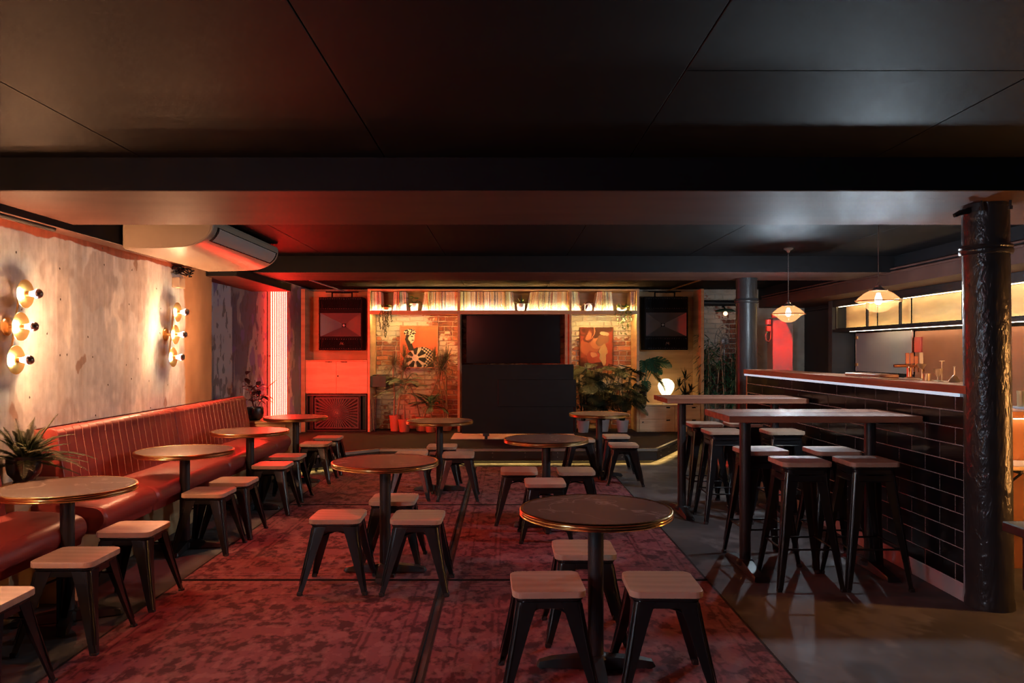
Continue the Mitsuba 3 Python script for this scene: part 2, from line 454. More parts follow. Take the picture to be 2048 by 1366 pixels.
def slab(poly, z0, z1, c=.003):
    """A plate of the polygon's outline with rounded top and bottom edges."""
    def ring(inset, z):
        q = np.array(poly.buffer(0).exterior.coords)[:-1]
        ctr = q.mean(0)
        ext = np.abs(q - ctr).max(0)
        return np.column_stack([ctr + (q - ctr) * (1 - inset / ext), np.full(len(q), z)])
    return loft([ring(c, z0), ring(c * .3, z0 + c * .4), ring(0, z0 + c), ring(0, z1 - c), ring(c * .3, z1 - c * .4), ring(c, z1)])


def ball(r, c=(0, 0, 0), sub=2):
    m = trimesh.creation.icosphere(subdivisions=sub, radius=r)
    return np.array(m.vertices) + np.array(c), np.array(m.faces)


# ------------------------------------------------------------------ scene helpers
USED = {}


def fresh(name):
    n = USED.get(name, 0)
    USED[name] = n + 1
    return name if n == 0 else '%s_%03d' % (name, n)


def shape(mesh, m, smooth=30, e=None):
    d = mikit.ply(arr(mesh), M.get(m, m), smooth)
    if e is not None:
        d['emitter'] = e
    return d


def tag(key, label=None, cat=None, group=None, kind=None):
    d = labels.setdefault(key, {})
    for k, v in (('label', label), ('category', cat), ('group', group), ('kind', kind)):
        if v:
            d[k] = v


def struct(name, mesh, m, label=None, smooth=False):
    k = fresh(name)
    scene[k] = shape(mesh, m, smooth)
    tag(k, label, None, None, 'structure')
    return k


def part(parent, name, mesh, m, smooth=30, e=None, label=None, kind=None, xf=None):
    k = fresh(parent + '__' + name)
    d = mesh if isinstance(mesh, dict) else shape(mesh, m, smooth, e)
    scene[k] = {**d, 'to_world': xf} if xf is not None else d
    if label or kind:
        tag(k, label, None, None, kind)
    return k


def thing(name, label, cat, group=None):
    k = fresh(name)
    tag(k, label, cat, group)
    return k


def single(name, mesh, m, label, cat, group=None, smooth=30, e=None, kind=None):
    k = fresh(name)
    scene[k] = shape(mesh, m, smooth, e)
    tag(k, label, cat, group, kind)
    return k


STUFF = set()


def copies(proto, name, label, cat, loc, rz=0, group=None, s=1):
    """One thing made of a prototype's parts [(part name, shape dict)]."""
    k = thing(name, label, cat, group)
    xf = T().translate(list(map(float, loc))).rotate([0, 0, 1], float(rz)).scale(float(s))
    made = {}
    for pn, d in proto:
        up, _, own = pn.rpartition('__')
        key = part(made[up] if up else k, own.split('#')[0], d, None, xf=xf, kind='stuff' if own in STUFF else None)
        made[pn] = key
    return k

# ================================================================== THE ROOM
XL, XL2, XR, YB, YF, ZC, ZB = -3.0, -3.19, 4.9, 12.6, -1.6, 2.475, 2.30
struct('floor', box0((XL2 - .4, YF, -.1), (XR + .2, YB + .2, 0)), 'floor', 'dark polished concrete floor with mottled patches')
# ceiling: black boards with open joints between them
ck = struct('ceiling', box0((XL2 - .4, YF, ZC + .012), (XR + .2, YB + .2, ZC + .12)), 'dark', 'low ceiling of black painted boards')
for (x0, x1) in ((-3.3, -1.90), (-1.897, -.630), (-.626, .650), (.654, 1.93), (1.934, 3.2), (3.204, 4.95)):
    ys = [-1.6, 2.783, 4.03] if x0 > .6 else [-1.6, 1.2, 4.03]
    for y0, y1 in list(zip(ys, ys[1:])) + [(5.11, 8.19), (9.11, 12.6)]:
        part(ck, 'board', bx((x0, y0 + .0015, ZC), (x1, y1 - .0015, ZC + .013), .002), 'ceiling', False)
for y0, y1, what in ((4.03, 5.11, 'wide black boxed ceiling beam nearest to the camera'), (8.19, 9.11, 'black boxed ceiling beam before the stage')):
    k = struct('ceiling_beam', bx((XL2 - .05, y0 + .004, ZB), (XR, y1 - .004, ZC + .005), .004), 'beam', what)
    part(k, 'face', box0((XL2 - .05, y0 - .002, ZB + .003), (XR, y0 + .004, ZC)), 'beamface', False)
    part(k, 'face', box0((XL2 - .05, y1 - .004, ZB + .003), (XR, y1 + .002, ZC)), 'beamface', False)
    for xx in (-1.35, 1.1, 3.2):
        pass
k = struct('bulkhead', bx((XL - .02, -1.6, 2.253), (-2.865, 7.35, ZC), .003), 'beam', 'boxed ledge along the top of the plaster wall')
part(k, 'face', box0((-2.866, -1.6, 2.256), (-2.861, 7.35, ZC)), 'beamface', False)
k = struct('bulkhead', bx((XL2, 7.73, 2.215), (-2.70, 9.7, 2.31), .003), 'beam', 'shorter boxed ledge over the neon end of the left wall')
part(k, 'face', box0((XL2, 7.722, 2.218), (-2.70, 7.73, 2.31)), 'beamface', False)
part(k, 'face', box0((-2.70, 7.73, 2.218), (-2.694, 9.7, 2.31)), 'beamface', False)
k = struct('bulkhead', bx((4.15, 2.5, 2.17), (XR, YB, ZC), .004), 'beam', 'dark bulkhead running over the back bar')
part(k, 'face', box0((4.144, 2.5, 2.30), (4.15, YB, ZC)), 'beamface', False)
# left wall
struct('wall_left', bx((XL - .4, YF, 0), (XL, 7.88, 2.5), .004), 'plaster', 'worn pale plaster wall with chips and stains')
struct('wall_left_recess', box0((XL2 - .2, 7.6, 0), (XL2, YB, 2.5)), 'oldwall', 'grey and violet weathered wall behind the neon tubes')
# back wall in brick, with piers of ply in front
wk = struct('wall_back', box0((XL2, YB, 0), (XR, YB + .2, 2.5)), 'mortar', 'painted brick back wall')
struct('wall_right', box0((XR, YF, 0), (XR + .2, YB, 2.5)), 'wallblack', 'black wall behind the bar')
struct('wall_front', box0((XL, YF - .2, 0), (XR, YF, 2.5)), 'wallblack', 'dark wall behind the camera')
w = struct('unseen_window_1', join([bx((XL - .005, a, c), (XL + .03, b, d)) for a, b, c, d in ((-.10, -.04, 1.0, 2.2), (.84, .90, 1.0, 2.2), (-.04, .84, 1.0, 1.06), (-.04, .84, 2.14, 2.2), (.38, .42, 1.06, 2.14))]), 'blacksatin', 'small side opening out of view, placed for the cool sheen on the near pillar')  # out of view, placed to give the near pillar its cool sheen
for a, b in ((-.04, .38), (.42, .84)):
    part(w, 'pane', (np.array([[XL + .012, a, 1.06], [XL + .012, b, 1.06], [XL + .012, b, 2.14], [XL + .012, a, 2.14]]), np.array([[0, 1, 2], [0, 2, 3]])), 'lampwhite', False, emit('unseen_window', .5))

# bricks
def brick(x0, x1, z0, z1):
    b, f = bx((x0, YB - .012 - R.uniform(0, .012), z0), (x1, YB + .02, z1), .006)
    return b + np.array([[R.uniform(-.004, .004), 0, R.uniform(-.003, .003)] for _ in range(len(b))]), f


def bay(x0, x1, z0, z1, own):
    rest = [[], [], [], []]
    r, z = 0, z0
    while z < z1:
        x = x0 - (.12 if r % 2 else .02) - R.uniform(0, .03)
        while x < x1:
            L = .215 if R.random() < .75 else .105
            a, b = max(x, x0), min(x + L, x1)
            if b - a > .03:
                i = R.randrange(4)
                m = brick(a, b, z, min(z + .064, z1))
                if own(z):
                    part(wk, 'brick', m, M['brick%d' % i], False)
                else:
                    rest[i].append(m)
            x += L + .016
        r += 1
        z += .080
    for i, q in enumerate(rest):
        if q:
            part(wk, 'brickwork', join(q), M['brick%d' % i], False, kind='stuff')


bay(-2.10, -.74, .20, 2.06, lambda z: z > .44)
bay(1.07, 2.06, .20, 2.06, lambda z: z > 1.0)
bay(3.115, 3.95, .0, 2.42, lambda z: z > 1.35)
bay(-.70, 1.03, 1.2, 2.06, lambda z: False)

# stage
SP = Polygon([(-1.62, 9.95), (-2.45, 9.2), (XL2, 9.12), (XL2, YB), (3.30, YB), (3.02, 12.1), (1.98, 9.98)])
sk = struct('stage', prism(SP.buffer(-.02), .115) if False else move(prism(SP.buffer(-.03), .125), 0, 0, .06), 'riser', 'low carpeted stage with a metal edge')
part(sk, 'carpet', move(prism(SP.buffer(-.012), .012), 0, 0, .187), 'stage', False, label='dark stage carpet')
edge = [(XL2, 9.12), (-2.45, 9.2), (-1.62, 9.95), (1.98, 9.98), (3.02, 12.1)]
for (ax, ay), (b_, c_) in list(zip(edge, edge[1:]))[1:]:
    d = np.array([b_ - ax, c_ - ay]); L = np.linalg.norm(d); d /= L
    nrm = np.array([d[1], -d[0]])
    an = math.atan2(d[1], d[0])
    part(sk, 'nosing', move(join([bx((0, -.004, .168), (L, .045, .203), .004)]), ax, ay, 0, rz=an), 'alu', False, label='bright metal nosing')
    part(sk, 'riser_panel', move(bx((.003, .012, .044), (L - .003, .03, .167), .003), ax, ay, 0, rz=an), 'riser', False)
    sc = []
    for q in range(int(L / .42)):
        for zz in (.09, .145):
            sc.append(move(ball(.006, sub=1), .2 + q * .42, .011, zz))
    part(sk, 'screws', move(join(sc), ax, ay, 0, rz=an), 'alu', True)
    part(sk, 'light_strip', move(box0((.01, .05, .050), (L - .01, .065, .058)), ax, ay, 0, rz=an), 'lampwhite', False, emit('stage_led', .6), label='warm light strip under the stage edge')
struct('stage_base', move(prism(SP.buffer(-.11), .06), 0, 0, 0), 'dark', 'dark recessed foot of the stage')

# rugs on the floor
for c, (x0, x1) in enumerate(((-2.06, -.40), (-.37, 1.29))):
    for r, (y0, y1) in enumerate(((2.49, 4.875), (4.895, 7.275), (7.295, 9.66))):
        lab = 'distressed red patterned rug, %s of the three in the %s row' % (('nearest', 'middle one', 'farthest')[r], ('banquette side', 'bar side')[c])
        pl = sbox(x0, y0, x1, y1).buffer(-.01).buffer(.01)
        single('rug', slab(pl, .001, .011, .004), 'rug', lab, 'rug', 'red rugs laid edge to edge', 30)
single('stage_rug', slab(sbox(-.78, 11.05, 1.05, 11.85), .1995, .207, .003), 'rugcream', 'pale pink rug on the stage under the black booth', 'rug')

# cast iron pillars
def pillar(x, y, lean, name, zt, r, label, pm='bark'):
    k = struct(name, move(lathe([(0, 0), (r * 1.06, 0), (r * 1.06, .03), (r, .06)] + [(r, .06 + i * .06) for i in range(1, int((zt - .12) / .06))] + [(r, zt), (0, zt)], 56), x, y, 0, ry=lean), pm, label, 30)
    z = zt - .26
    part(k, 'collar', move(lathe([(r * .9, z - .012), (r * 1.10, z - .012), (r * 1.15, z), (r * 1.15, z + .012), (r * 1.10, z + .02), (r * 1.15, z + .028), (r * 1.12, z + .04), (r * .9, z + .04)], 56), x, y, 0, ry=lean), pm, 30)
    part(k, 'cap', move(lathe([(r * .9, zt - .004), (r * 1.03, zt - .004), (r * 1.03, zt + .014), (0, zt + .014)], 56), x, y, 0, ry=lean), pm, 30)
    return k


k = pillar(2.782, 4.42, -.011, 'pillar', 2.286, .120, 'thick black cast iron pillar at the near end of the bar')
for a in (-2.2, -1.2, .3):
    part(k, 'bolt', move(lathe([(0, 0), (.012, 0), (.012, .018), (.007, .02), (.007, .05), (0, .05)], 8), 2.75 + .155 * math.cos(a), 4.42 + .155 * math.sin(a), 2.25), 'bark')
part(k, 'lug', move(tube([(0, 0, 0), (.05, 0, -.012), (.085, 0, -.03)], [.018, .015, .012], 8), 2.64, 4.38, 2.262, rz=PI), 'blackmetal')
M['smoothpaint'] = mat('pillar_smooth', (.013, .013, .014), .36, spec=.28)
pillar(2.775, 8.85, 0, 'pillar', 2.287, .118, 'black cast iron pillar at the far end of the bar', 'smoothpaint')

# pipes under the ceiling on the right
for (x, z, r) in ((4.11, 2.30, .014), (4.10, 2.335, .010)):
    single('conduit_pipe', tube([(x, y, z) for y in np.linspace(3, 12.3, 30)], r, 8), 'beam', 'thin %s conduit pipe along the bulkhead over the bar' % ('lower' if r > .012 else 'upper'), 'pipe', smooth=True)
single('conduit_pipe', tube([(-2.90, y, 2.243 + .004 * math.sin(y * 3)) for y in np.linspace(2.0, 4.95, 40)], .016, 8), 'dark', 'black pipe under the ledge at the top of the plaster wall', 'pipe', smooth=True)
single('junction_box', bx((XL, 6.93, 2.035), (XL + .07, 7.06, 2.13), .006), 'acwhite', 'small pale junction box high on the plaster wall under loose wires', 'box')
w = [tube([(XL + .03 + .02 * math.sin(i * 2.1 + q), 6.9 + i * .05 + .03 * math.cos(q * 3 + i), 2.20 - .035 * math.sin(i * .8 + q)) for i in range(9)], .006, 6) for q in range(5)]
single('loose_wires', join(w), 'dark', 'tangle of black wires above the small junction box', 'wires', smooth=True, kind='stuff')

# ================================================================== BANQUETTE along the left wall
def roll(prof, y0, y1, end=.02, n=3):
    """A closed (x, z) profile run along y from y0 to y1, with softened ends."""
    q = np.array(prof, float)
    c = q.mean(0)
    rings = []
    for k in range(n + 1):
        t = k / n
        rings.append((y0 + end * (1 - math.cos(t * PI / 2)) if False else y0 + end * t, 1 - .10 * (1 - math.sin(t * PI / 2))))
    rings += [(y1 - (a - y0), s) for a, s in rings[::-1]]
    return loft([np.column_stack([c[0] + (q[:, 0] - c[0]) * s, np.full(len(q), y), c[1] + (q[:, 1] - c[1]) * s]) for y, s in rings])


def arc(cx, cz, r, a0, a1, n=6):
    return [(cx + r * math.cos(math.radians(a0 + (a1 - a0) * i / n)), cz + r * math.sin(math.radians(a0 + (a1 - a0) * i / n))) for i in range(n + 1)]


seat_prof = [(-2.95, .36), (-2.42, .36)] + arc(-2.46, .455, .075, -50, 80, 8) + [(-2.60, .545), (-2.78, .55), (-2.95, .53)]
back_prof = [(-2.995, .42), (-2.80, .42), (-2.775, .52), (-2.80, .70), (-2.835, .90)] + arc(-2.885, .925, .050, 10, 130, 8) + [(-2.995, .965)]


def banquette(label, seats, backs, plinth):
    k = thing('banquette', label, 'bench')
    for a, b in seats:
        part(k, 'seat_cushion', roll(seat_prof, a + .004, b - .004, .03), 'leather', 40)
    for a, b in backs:
        n = max(1, round((b - a) / .098))
        p = part(k, 'back_cushion', roll(back_prof, a + .002, b - .002, .012), 'leather', 40)
        for i in range(1, n):
            y = a + (b - a) * i / n
            line = [(x + .0012, y, z) for x, z in ((-2.781, .56), (-2.80, .70), (-2.817, .80), (-2.8345, .90))] + [(x + .001, y, z) for x, z in arc(-2.885, .925, .050, 10, 130, 8)]
            part(p, 'piping', tube(line, .0014, 6), 'stitch', True)
    for a, b in plinth:
        part(k, 'plinth', bx((-2.98, a, 0), (-2.66, b, .36), .004), 'ply', False, label='plywood plinth')
    return k


banquette('long red leather banquette with fluted back along the plaster wall', [(4.60, 5.30), (5.30, 6.69), (6.69, 8.08), (8.08, 8.62)],
          [(4.88, 6.62), (6.62, 8.44)], [(4.62, 8.6)])
banquette('nearest red leather banquette end, left of the potted fern ledge', [(2.2, 3.55), (3.55, 4.42)], [(2.2, 4.30)], [(2.2, 4.4)])
k = thing('planter_ledge', 'plywood ledge between the two banquettes carrying the fern', 'ledge')
part(k, 'carcass', bx((-2.985, 4.45, 0), (-2.50, 4.575, .47), .004), 'plypale', False)
part(k, 'riser', bx((-2.985, 4.45, .47), (-2.835, 4.84, .65), .003), 'plypale', False)
part(k, 'shelf', bx((-2.99, 4.44, .65), (-2.81, 4.855, .672), .004), 'plypale', False)
k = thing('planter_ledge', 'plywood end ledge at the neon end of the banquette', 'ledge')
part(k, 'carcass', bx((-3.17, 8.66, 0), (-2.47, 9.06, .645), .004), 'ply', False)
part(k, 'shelf', bx((-3.18, 8.64, .648), (-2.45, 9.08, .672), .005), 'ply', False)


# ================================================================== STOOLS
def corner_leg(h, top, bot, w0, w1, t=.004):
    """A folded sheet metal leg in the corner +x +y, from (top, top) at height h to (bot, bot) at the floor."""
    rings = []
    for s in np.linspace(0, 1, 5):
        c = top + (bot - top) * (s ** 1.15)
        w = w0 + (w1 - w0) * s ** .8
        r = w * .30
        z = h * (1 - s) + .012 * s
        o = [(c - w, c)] + [(c - r + r * math.sin(a), c - r + r * math.cos(a)) for a in np.linspace(0, PI / 2, 6)] + [(c, c - w)]
        i = [(c - t, c - w)] + [(c - r + (r - t) * math.cos(a), c - r + (r - t) * math.sin(a)) for a in np.linspace(0, PI / 2, 6)] + [(c - w, c - t)]
        rings.append(np.array([(x, y, z) for x, y in o + i]))
    L = loft(rings)

    def on(s):
        c = top + (bot - top) * (s ** 1.15)
        w = w0 + (w1 - w0) * s ** .8
        q = c - w * .30 * (1 - .7071)
        return (q, q, h * (1 - s) + .012 * s)
    pa, pb = on(.30), on(.86)
    rib = []
    for off in (-.007, .007):
        rib.append(tube([(p[0] + off, p[1] - off, p[2]) for p in (on(.02), on(.28), on(.4), on(.6), on(.88))], [.002, .003, .0036, .0036, .002], 6))
    return L, join(rib)


def quarter(m, q):
    return move(m, rz=q * PI / 2)


def stool_proto(h, top, bot, w0, w1, bar):
    pr = []
    pr.append(('seat', shape(slab(rsq(.312, .312, .042), h - .030, h, .0035), 'seat', 35)))
    pr.append(('seat_pan', shape(join([slab(rsq(.292, .292, .05), h - .046, h - .031, .004), slab(rsq(.274, .274, .05), h - .078, h - .0465, .003)]), 'blackmetal', 35)))
    L, rib = corner_leg(h - .05, top, bot, w0, w1)
    foot = slab(rsq(.030, .030, .006), 0, .022, .003)
    for q in range(4):
        nm = 'leg#%d' % q
        pr.append((nm, shape(quarter(L, q), 'blackmetal', 35)))
        pr.append((nm + '__rib', shape(quarter(rib, q), 'blackmetal', True)))
        pr.append((nm + '__foot', shape(quarter(move(foot, bot - .012, bot - .012), q), 'rubber', 35)))
    if bar:
        for q in range(4):
            f = .66
            c = top + (bot - top) * f ** 1.15 - .014
            pr.append(('footrest#%d' % q, shape(quarter(join([tube([(-c, c, (h - .05) * (1 - f)), (c, c, (h - .05) * (1 - f))], .0065, 8)] + [move(ball(.010, sub=1), s * c, c, (h - .05) * (1 - f)) for s in (-1, 1)]), q), 'blackmetal', True)))
            pr.append(('apron#%d' % q, shape(quarter(join([bx((-.105, .128, h - .125), (.105, .133, h - .085), .002), tube([(-.10, .137, h - .120), (.10, .137, h - .120)], .004, 6)]), q), 'blackmetal', 35)))
    for s in (1, -1):
        z = h - .115
        a = top - .02
        pr.append(('brace#%d' % s, shape(join([tube([(-a, -a * s, z - .012), (-a * .5, -a * s * .5, z + .008), (0, 0, z + .012 + .003 * s), (a * .5, a * s * .5, z + .008), (a, a * s, z - .012)], .0055, 6)]), 'blackmetal', True)))
    return pr


LOW = stool_proto(.442, .138, .205, .088, .030, False)
TALL = stool_proto(.78, .128, .205, .082, .030, True)
low = [
    (.183, 3.38, 2, 'pale-topped low stool at front left of the nearest centre table'),
    (.685, 3.38, -1, 'pale-topped low stool at front right of the nearest centre table'),
    (.404, 3.97, 0, 'pale-topped low stool behind the column of the nearest centre table'),
    (-1.03, 4.77, 1, 'red-lit low stool at front left of the second nearest centre table'),
    (-.535, 4.75, -1, 'low stool with strongly figured grain, right of the second nearest centre table'),
    (-.765, 5.32, 0, 'low stool behind the column of the second nearest centre table'),
    (-.93, 7.64, 0, 'low stool half hidden, left of the round table before the tall red pots'),
    (-.46, 7.62, 1, 'low stool at front right of the round table before the tall red pots'),
    (-.675, 8.27, 0, 'low stool behind the round table before the tall red pots, against the stage edge'),
    (.12, 6.59, 0, 'low stool left of the column of the round table before the black booth'),
    (.603, 6.57, 0, 'low stool right of the column of the round table before the black booth'),
    (.31, 6.0, 1, 'low stool at the front of the round table before the black booth'),
    (.87, 8.9, 2, 'low stool left of the farthest round table near the grey pots'),
    (1.35, 9.37, 0, 'low stool at back right of the farthest round table near the grey pots'),
    (1.305, 8.5, -2, 'low stool at front right of the farthest round table near the grey pots'),
    (-2.18, 3.19, 0, 'low stool cut by the left picture edge, nearest along the banquette'),
    (-2.152, 3.87, 0, 'low stool in front of the first banquette table, second from the picture edge'),
    (-2.157, 4.48, 0, 'orange-topped low stool beyond the first banquette table'),
    (-2.168, 5.65, 0, 'nearer low stool of the second banquette table'),
    (-2.152, 6.12, 0, 'farther low stool of the second banquette table'),
    (-2.11, 7.0, 0, 'nearer low stool of the third banquette table'),
    (-2.137, 7.57, 0, 'farther low stool of the third banquette table'),
    (-2.11, 8.6, 0, 'nearer low stool of the last banquette table by the neon tubes'),
    (-2.11, 9.2, 0, 'farther low stool of the last banquette table by the stage corner'),
]
for x, y, rz, lab in low:
    copies(LOW, 'low_stool', lab, 'stool', (x, y, .0112 if x > -2.05 and y < 9.66 and x < 1.29 else 0), rz, 'low stools around the round tables', 1)
for x, y, rz, lab in [
    (1.86, 4.87, 0, 'tall bar stool at front left of the nearer bar table'),
    (2.277, 4.87, 0, 'tall bar stool at front right of the nearer bar table, beside the tiles'),
    (1.79, 5.40, 3, 'tall bar stool with pale seat behind the left column of the nearer bar table'),
    (2.28, 5.38, 0, 'tall bar stool with red-lit seat at back right of the nearer bar table'),
    (1.90, 7.36, 0, 'tall bar stool with dark seat at back left of the farther bar table'),
    (1.89, 6.70, 0, 'tall bar stool with cool-lit seat at front left of the farther bar table'),
    (2.27, 7.36, 0, 'tall bar stool at back right of the farther bar table'),
    (2.40, 6.68, 0, 'tall bar stool at front right of the farther bar table, against the tiles')]:
    copies(TALL, 'bar_stool', lab, 'bar stool', (x, y, 0), rz, 'tall stools around the bar tables')


# ================================================================== ROUND TABLES
def table_proto():
    pr = [('tabletop', shape(lathe([(0, .704), (.336, .704), (.336, .7295), (.334, .7305), (0, .7305)], 64), 'top', 30))]
    rim = [(.334, .700), (.342, .698), (.3475, .7005), (.350, .704), (.3485, .7085), (.3465, .7095), (.3485, .7105), (.350, .715), (.3485, .7195), (.3465, .7205), (.3485, .7215), (.350, .726), (.347, .7305), (.342, .7325), (.336, .7312), (.334, .7306)]
    pr.append(('rim', shape(lathe(rim + [rim[0]], 72), 'brass', 50)))
    pr.append(('top_plate', shape(join([bx((-.14, -.02, .692), (.14, .02, .7035), .003), bx((-.02, -.14, .692), (.02, .14, .7035), .003)]), 'blacksatin', False)))
    pr.append(('column', shape(lathe([(0, .05), (.036, .05), (.036, .69), (.05, .691), (.05, .6915), (0, .6915)], 32), 'blacksatin', 30)))
    pr.append(('hub', shape(lathe([(0, .004), (.050, .004), (.055, .012), (.055, .05), (.046, .062), (.037, .066), (0, .066)], 32), 'blacksatin', 30)))
    for q in range(4):
        arm = hull([(.03, -.033, .008), (.03, .033, .008), (.03, -.030, .062), (.03, .030, .062), (.20, -.030, .010), (.20, .030, .010), (.20, -.026, .046), (.20, .026, .046),
                    (.262, -.026, .010), (.262, .026, .010), (.272, -.016, .012), (.272, .016, .012), (.258, -.018, .034), (.258, .018, .034)])
        pad = move(lathe([(0, 0), (.016, 0), (.016, .012), (0, .012)], 12), .245, 0, 0)
        pr.append(('foot#%d' % q, shape(quarter(arm, q), 'blacksatin', 25)))
        pr.append(('foot#%d__pad' % q, shape(quarter(pad, q), 'rubber', 30)))
    return pr


RT = table_proto()
for x, y, rz, lab in [
    (.416, 3.53, 0, 'round brass-rimmed table nearest to the camera, with pale marble veins'),
    (-.787, 5.06, 0, 'round brass-rimmed table on the left rug, second of the centre tables from the camera'),
    (-.681, 8.02, 0, 'round brass-rimmed table before the tall red pots, near the stage'),
    (.34, 6.36, 0, 'round brass-rimmed table before the black booth, middle of the room'),
    (1.091, 8.92, 0, 'round brass-rimmed table nearest to the stage before the grey pots'),
    (-2.37, 4.17, 24, 'round brass-rimmed table first along the banquette beside the fern'),
    (-2.37, 5.70, 8, 'round brass-rimmed table second along the banquette'),
    (-2.35, 7.10, 4, 'round brass-rimmed table third along the banquette'),
    (-2.335, 8.60, 0, 'round brass-rimmed table last along the banquette before the neon tubes')]:
    copies(RT, 'round_table', lab, 'table', (x, y, .0112 if -2.05 < x < 1.29 and y < 9.6 else 0), rz, 'round brass-rimmed tables')


# ================================================================== BAR TABLES
def bar_table():
    pr = []
    for i in range(4):
        y0 = -.30 + i * .15
        pr.append(('plank#%d' % i, shape(bx((-.615, y0 + .0004, 1.008), (.615, y0 + .1496, 1.05), .003), 'barwood', False)))
    for s in (-1, 1):
        c = lathe([(0, .05), (.037, .05), (.037, .995), (0, .995)], 28)
        pr.append(('column#%d' % s, shape(move(c, s * .42), 'blacksatin', 30)))
        pr.append(('column#%d__top_plate' % s, shape(bx((s * .42 - .05, -.22, .992), (s * .42 + .05, .22, 1.0075), .003), 'blacksatin', False)))
        pr.append(('column#%d__collar' % s, shape(move(lathe([(0, .03), (.06, .03), (.06, .052), (.042, .07), (.037, .07)], 28), s * .42), 'blacksatin', 30)))
        ft = hull([(a + s * .42, b, z) for a, b, z in ((-.042, -.33, .006), (.042, -.33, .006), (-.042, .33, .006), (.042, .33, .006), (-.03, -.30, .03), (.03, -.30, .03), (-.03, .30, .03), (.03, .30, .03),
                                                     (-.034, -.06, .062), (.034, -.06, .062), (-.034, .06, .062), (.034, .06, .062))])
        pr.append(('foot#%d' % s, shape(ft, 'blacksatin', 25)))
    return pr


BT = bar_table()
copies(BT, 'bar_table', 'nearer tall red-brown plank table beside the tiled bar', 'table', (2.035, 5.18, 0), 0, 'tall plank tables along the bar')
copies(BT, 'bar_table', 'farther tall red-brown plank table beside the tiled bar', 'table', (2.02, 6.97, 0), 0, 'tall plank tables along the bar')

# ================================================================== AIR CONDITIONER
k = thing('air_conditioner', 'cream ceiling air conditioner hanging over the banquette', 'air conditioner')
pf = [(-2.845, 2.452), (-2.845, 2.235), (-2.83, 2.222)] + [(-2.83 + .33 * t, 2.222 + .006 * t) for t in (.5, 1)]
for t in np.linspace(0, 1, 12):
    a = -PI / 2 + t * PI / 2 * .98
    pf.append((-2.45 + .286 * math.cos(a), 2.40 + .168 * math.sin(a)))
pf += [(-2.164, 2.43), (-2.175, 2.452)]
ring = lambda y, s: np.column_stack([-2.5 + (np.array(pf)[:, 0] + 2.5) * s, np.full(len(pf), y), 2.34 + (np.array(pf)[:, 1] - 2.34) * s])
part(k, 'body', loft([ring(5.72, .97), ring(5.726, .99), ring(5.735, 1), ring(7.345, 1), ring(7.354, .99), ring(7.36, .97)]), 'acwhite', 25)


def ac_strip(t0, t1, y0, y1, off, n=6):
    v = []
    for t in np.linspace(t0, t1, n):
        a = -PI / 2 + t * PI / 2 * .98
        for o in (0, off):
            for y in (y0, y1):
                v.append((-2.45 + (.286 + o) * math.cos(a), y, 2.40 + (.168 + o) * math.sin(a)))
    v = np.array(v).reshape(n, 4, 3)
    return loft([np.array([q[0], q[1], q[3], q[2]]) for q in v])


part(k, 'intake_grille', ac_strip(.60, .97, 5.83, 7.26, .004), 'acgrey', 25, label='grey intake grille')
part(k, 'grille_frame', join([ac_strip(.575, .60, 5.80, 7.29, .006, 3), ac_strip(.97, .99, 5.80, 7.29, .006, 3), ac_strip(.575, .99, 5.80, 5.83, .006, 8), ac_strip(.575, .99, 7.26, 7.29, .006, 8)]), 'dark', 25)
part(k, 'end_cap', loft([ring(5.716, .93), ring(5.7205, .955)]), 'acwhite', 25)
part(k, 'hanger', join([tube([(x, y, 2.452), (x, y, 2.476)], .006, 6) for x in (-2.75, -2.3) for y in (5.9, 7.2)]), 'alu')


# ================================================================== WALL LAMPS
def sconce_proto():
    e = 1
    pr = [('wall_plate', shape(move(lathe([(0, 0), (.055, 0), (.055, .008), (.045, .016), (.012, .020), (.010, .055), (0, .055)], 32), ry=PI / 2), 'brassdull', 35)),
          ('rod', shape(move(tube([(.052, 0, -.21), (.052, 0, .21)], .006, 10), rx=-.22), 'brassdull', True))]
    for i in (-1, 0, 1):
        y, z = .045 * i, .2 * i
        c = lambda m: move(move(m, ry=PI / 2), 0, y, z)
        pr.append(('disc#%d' % i, shape(c(lathe([(.0, .0935), (.03, .0932), (.070, .0905), (.086, .0885), (.0868, .0895), (.086, .0905), (.070, .0925), (.03, .0952), (0, .0955)], 40)), 'brasspolish', 40)))
        pr.append(('disc#%d__socket' % i, shape(c(lathe([(0, .052), (.008, .052), (.008, .090), (.016, .092), (.016, .118), (.0, .118)], 20)), 'brassdull', 35)))
        g = [(.0, .118), (.014, .119), (.017, .128)] + [(.029 * math.sin(a), .165 - .029 * math.cos(a)) for a in np.linspace(.75, PI * .50, 7)]
        pr.append(('disc#%d__bulb' % i, shape(c(lathe(g, 24)), 'bulbglass', True, emit('bulb', 2.0))))
        g2 = [(.0295 * math.sin(a), .165 - .0295 * math.cos(a)) for a in np.linspace(PI * .49, PI, 9)]
        pr.append(('disc#%d__mirror_cap' % i, shape(c(lathe(g2, 24)), 'chrome', True)))
    return pr


SC = sconce_proto()
for y, lab in ((4.63, 'three-bulb brass disc lamp at the left picture edge on the plaster wall'), (6.80, 'three-bulb brass disc lamp beside the air conditioner on the plaster wall'), (2.45, 'unseen three-bulb brass disc lamp beside the camera, placed to warm the front edges')):  # the third is out of view, placed to warm edges facing the camera
    copies(SC, 'wall_lamp', lab, 'wall lamp', (XL, y, 1.61), 0, 'brass disc wall lamps')

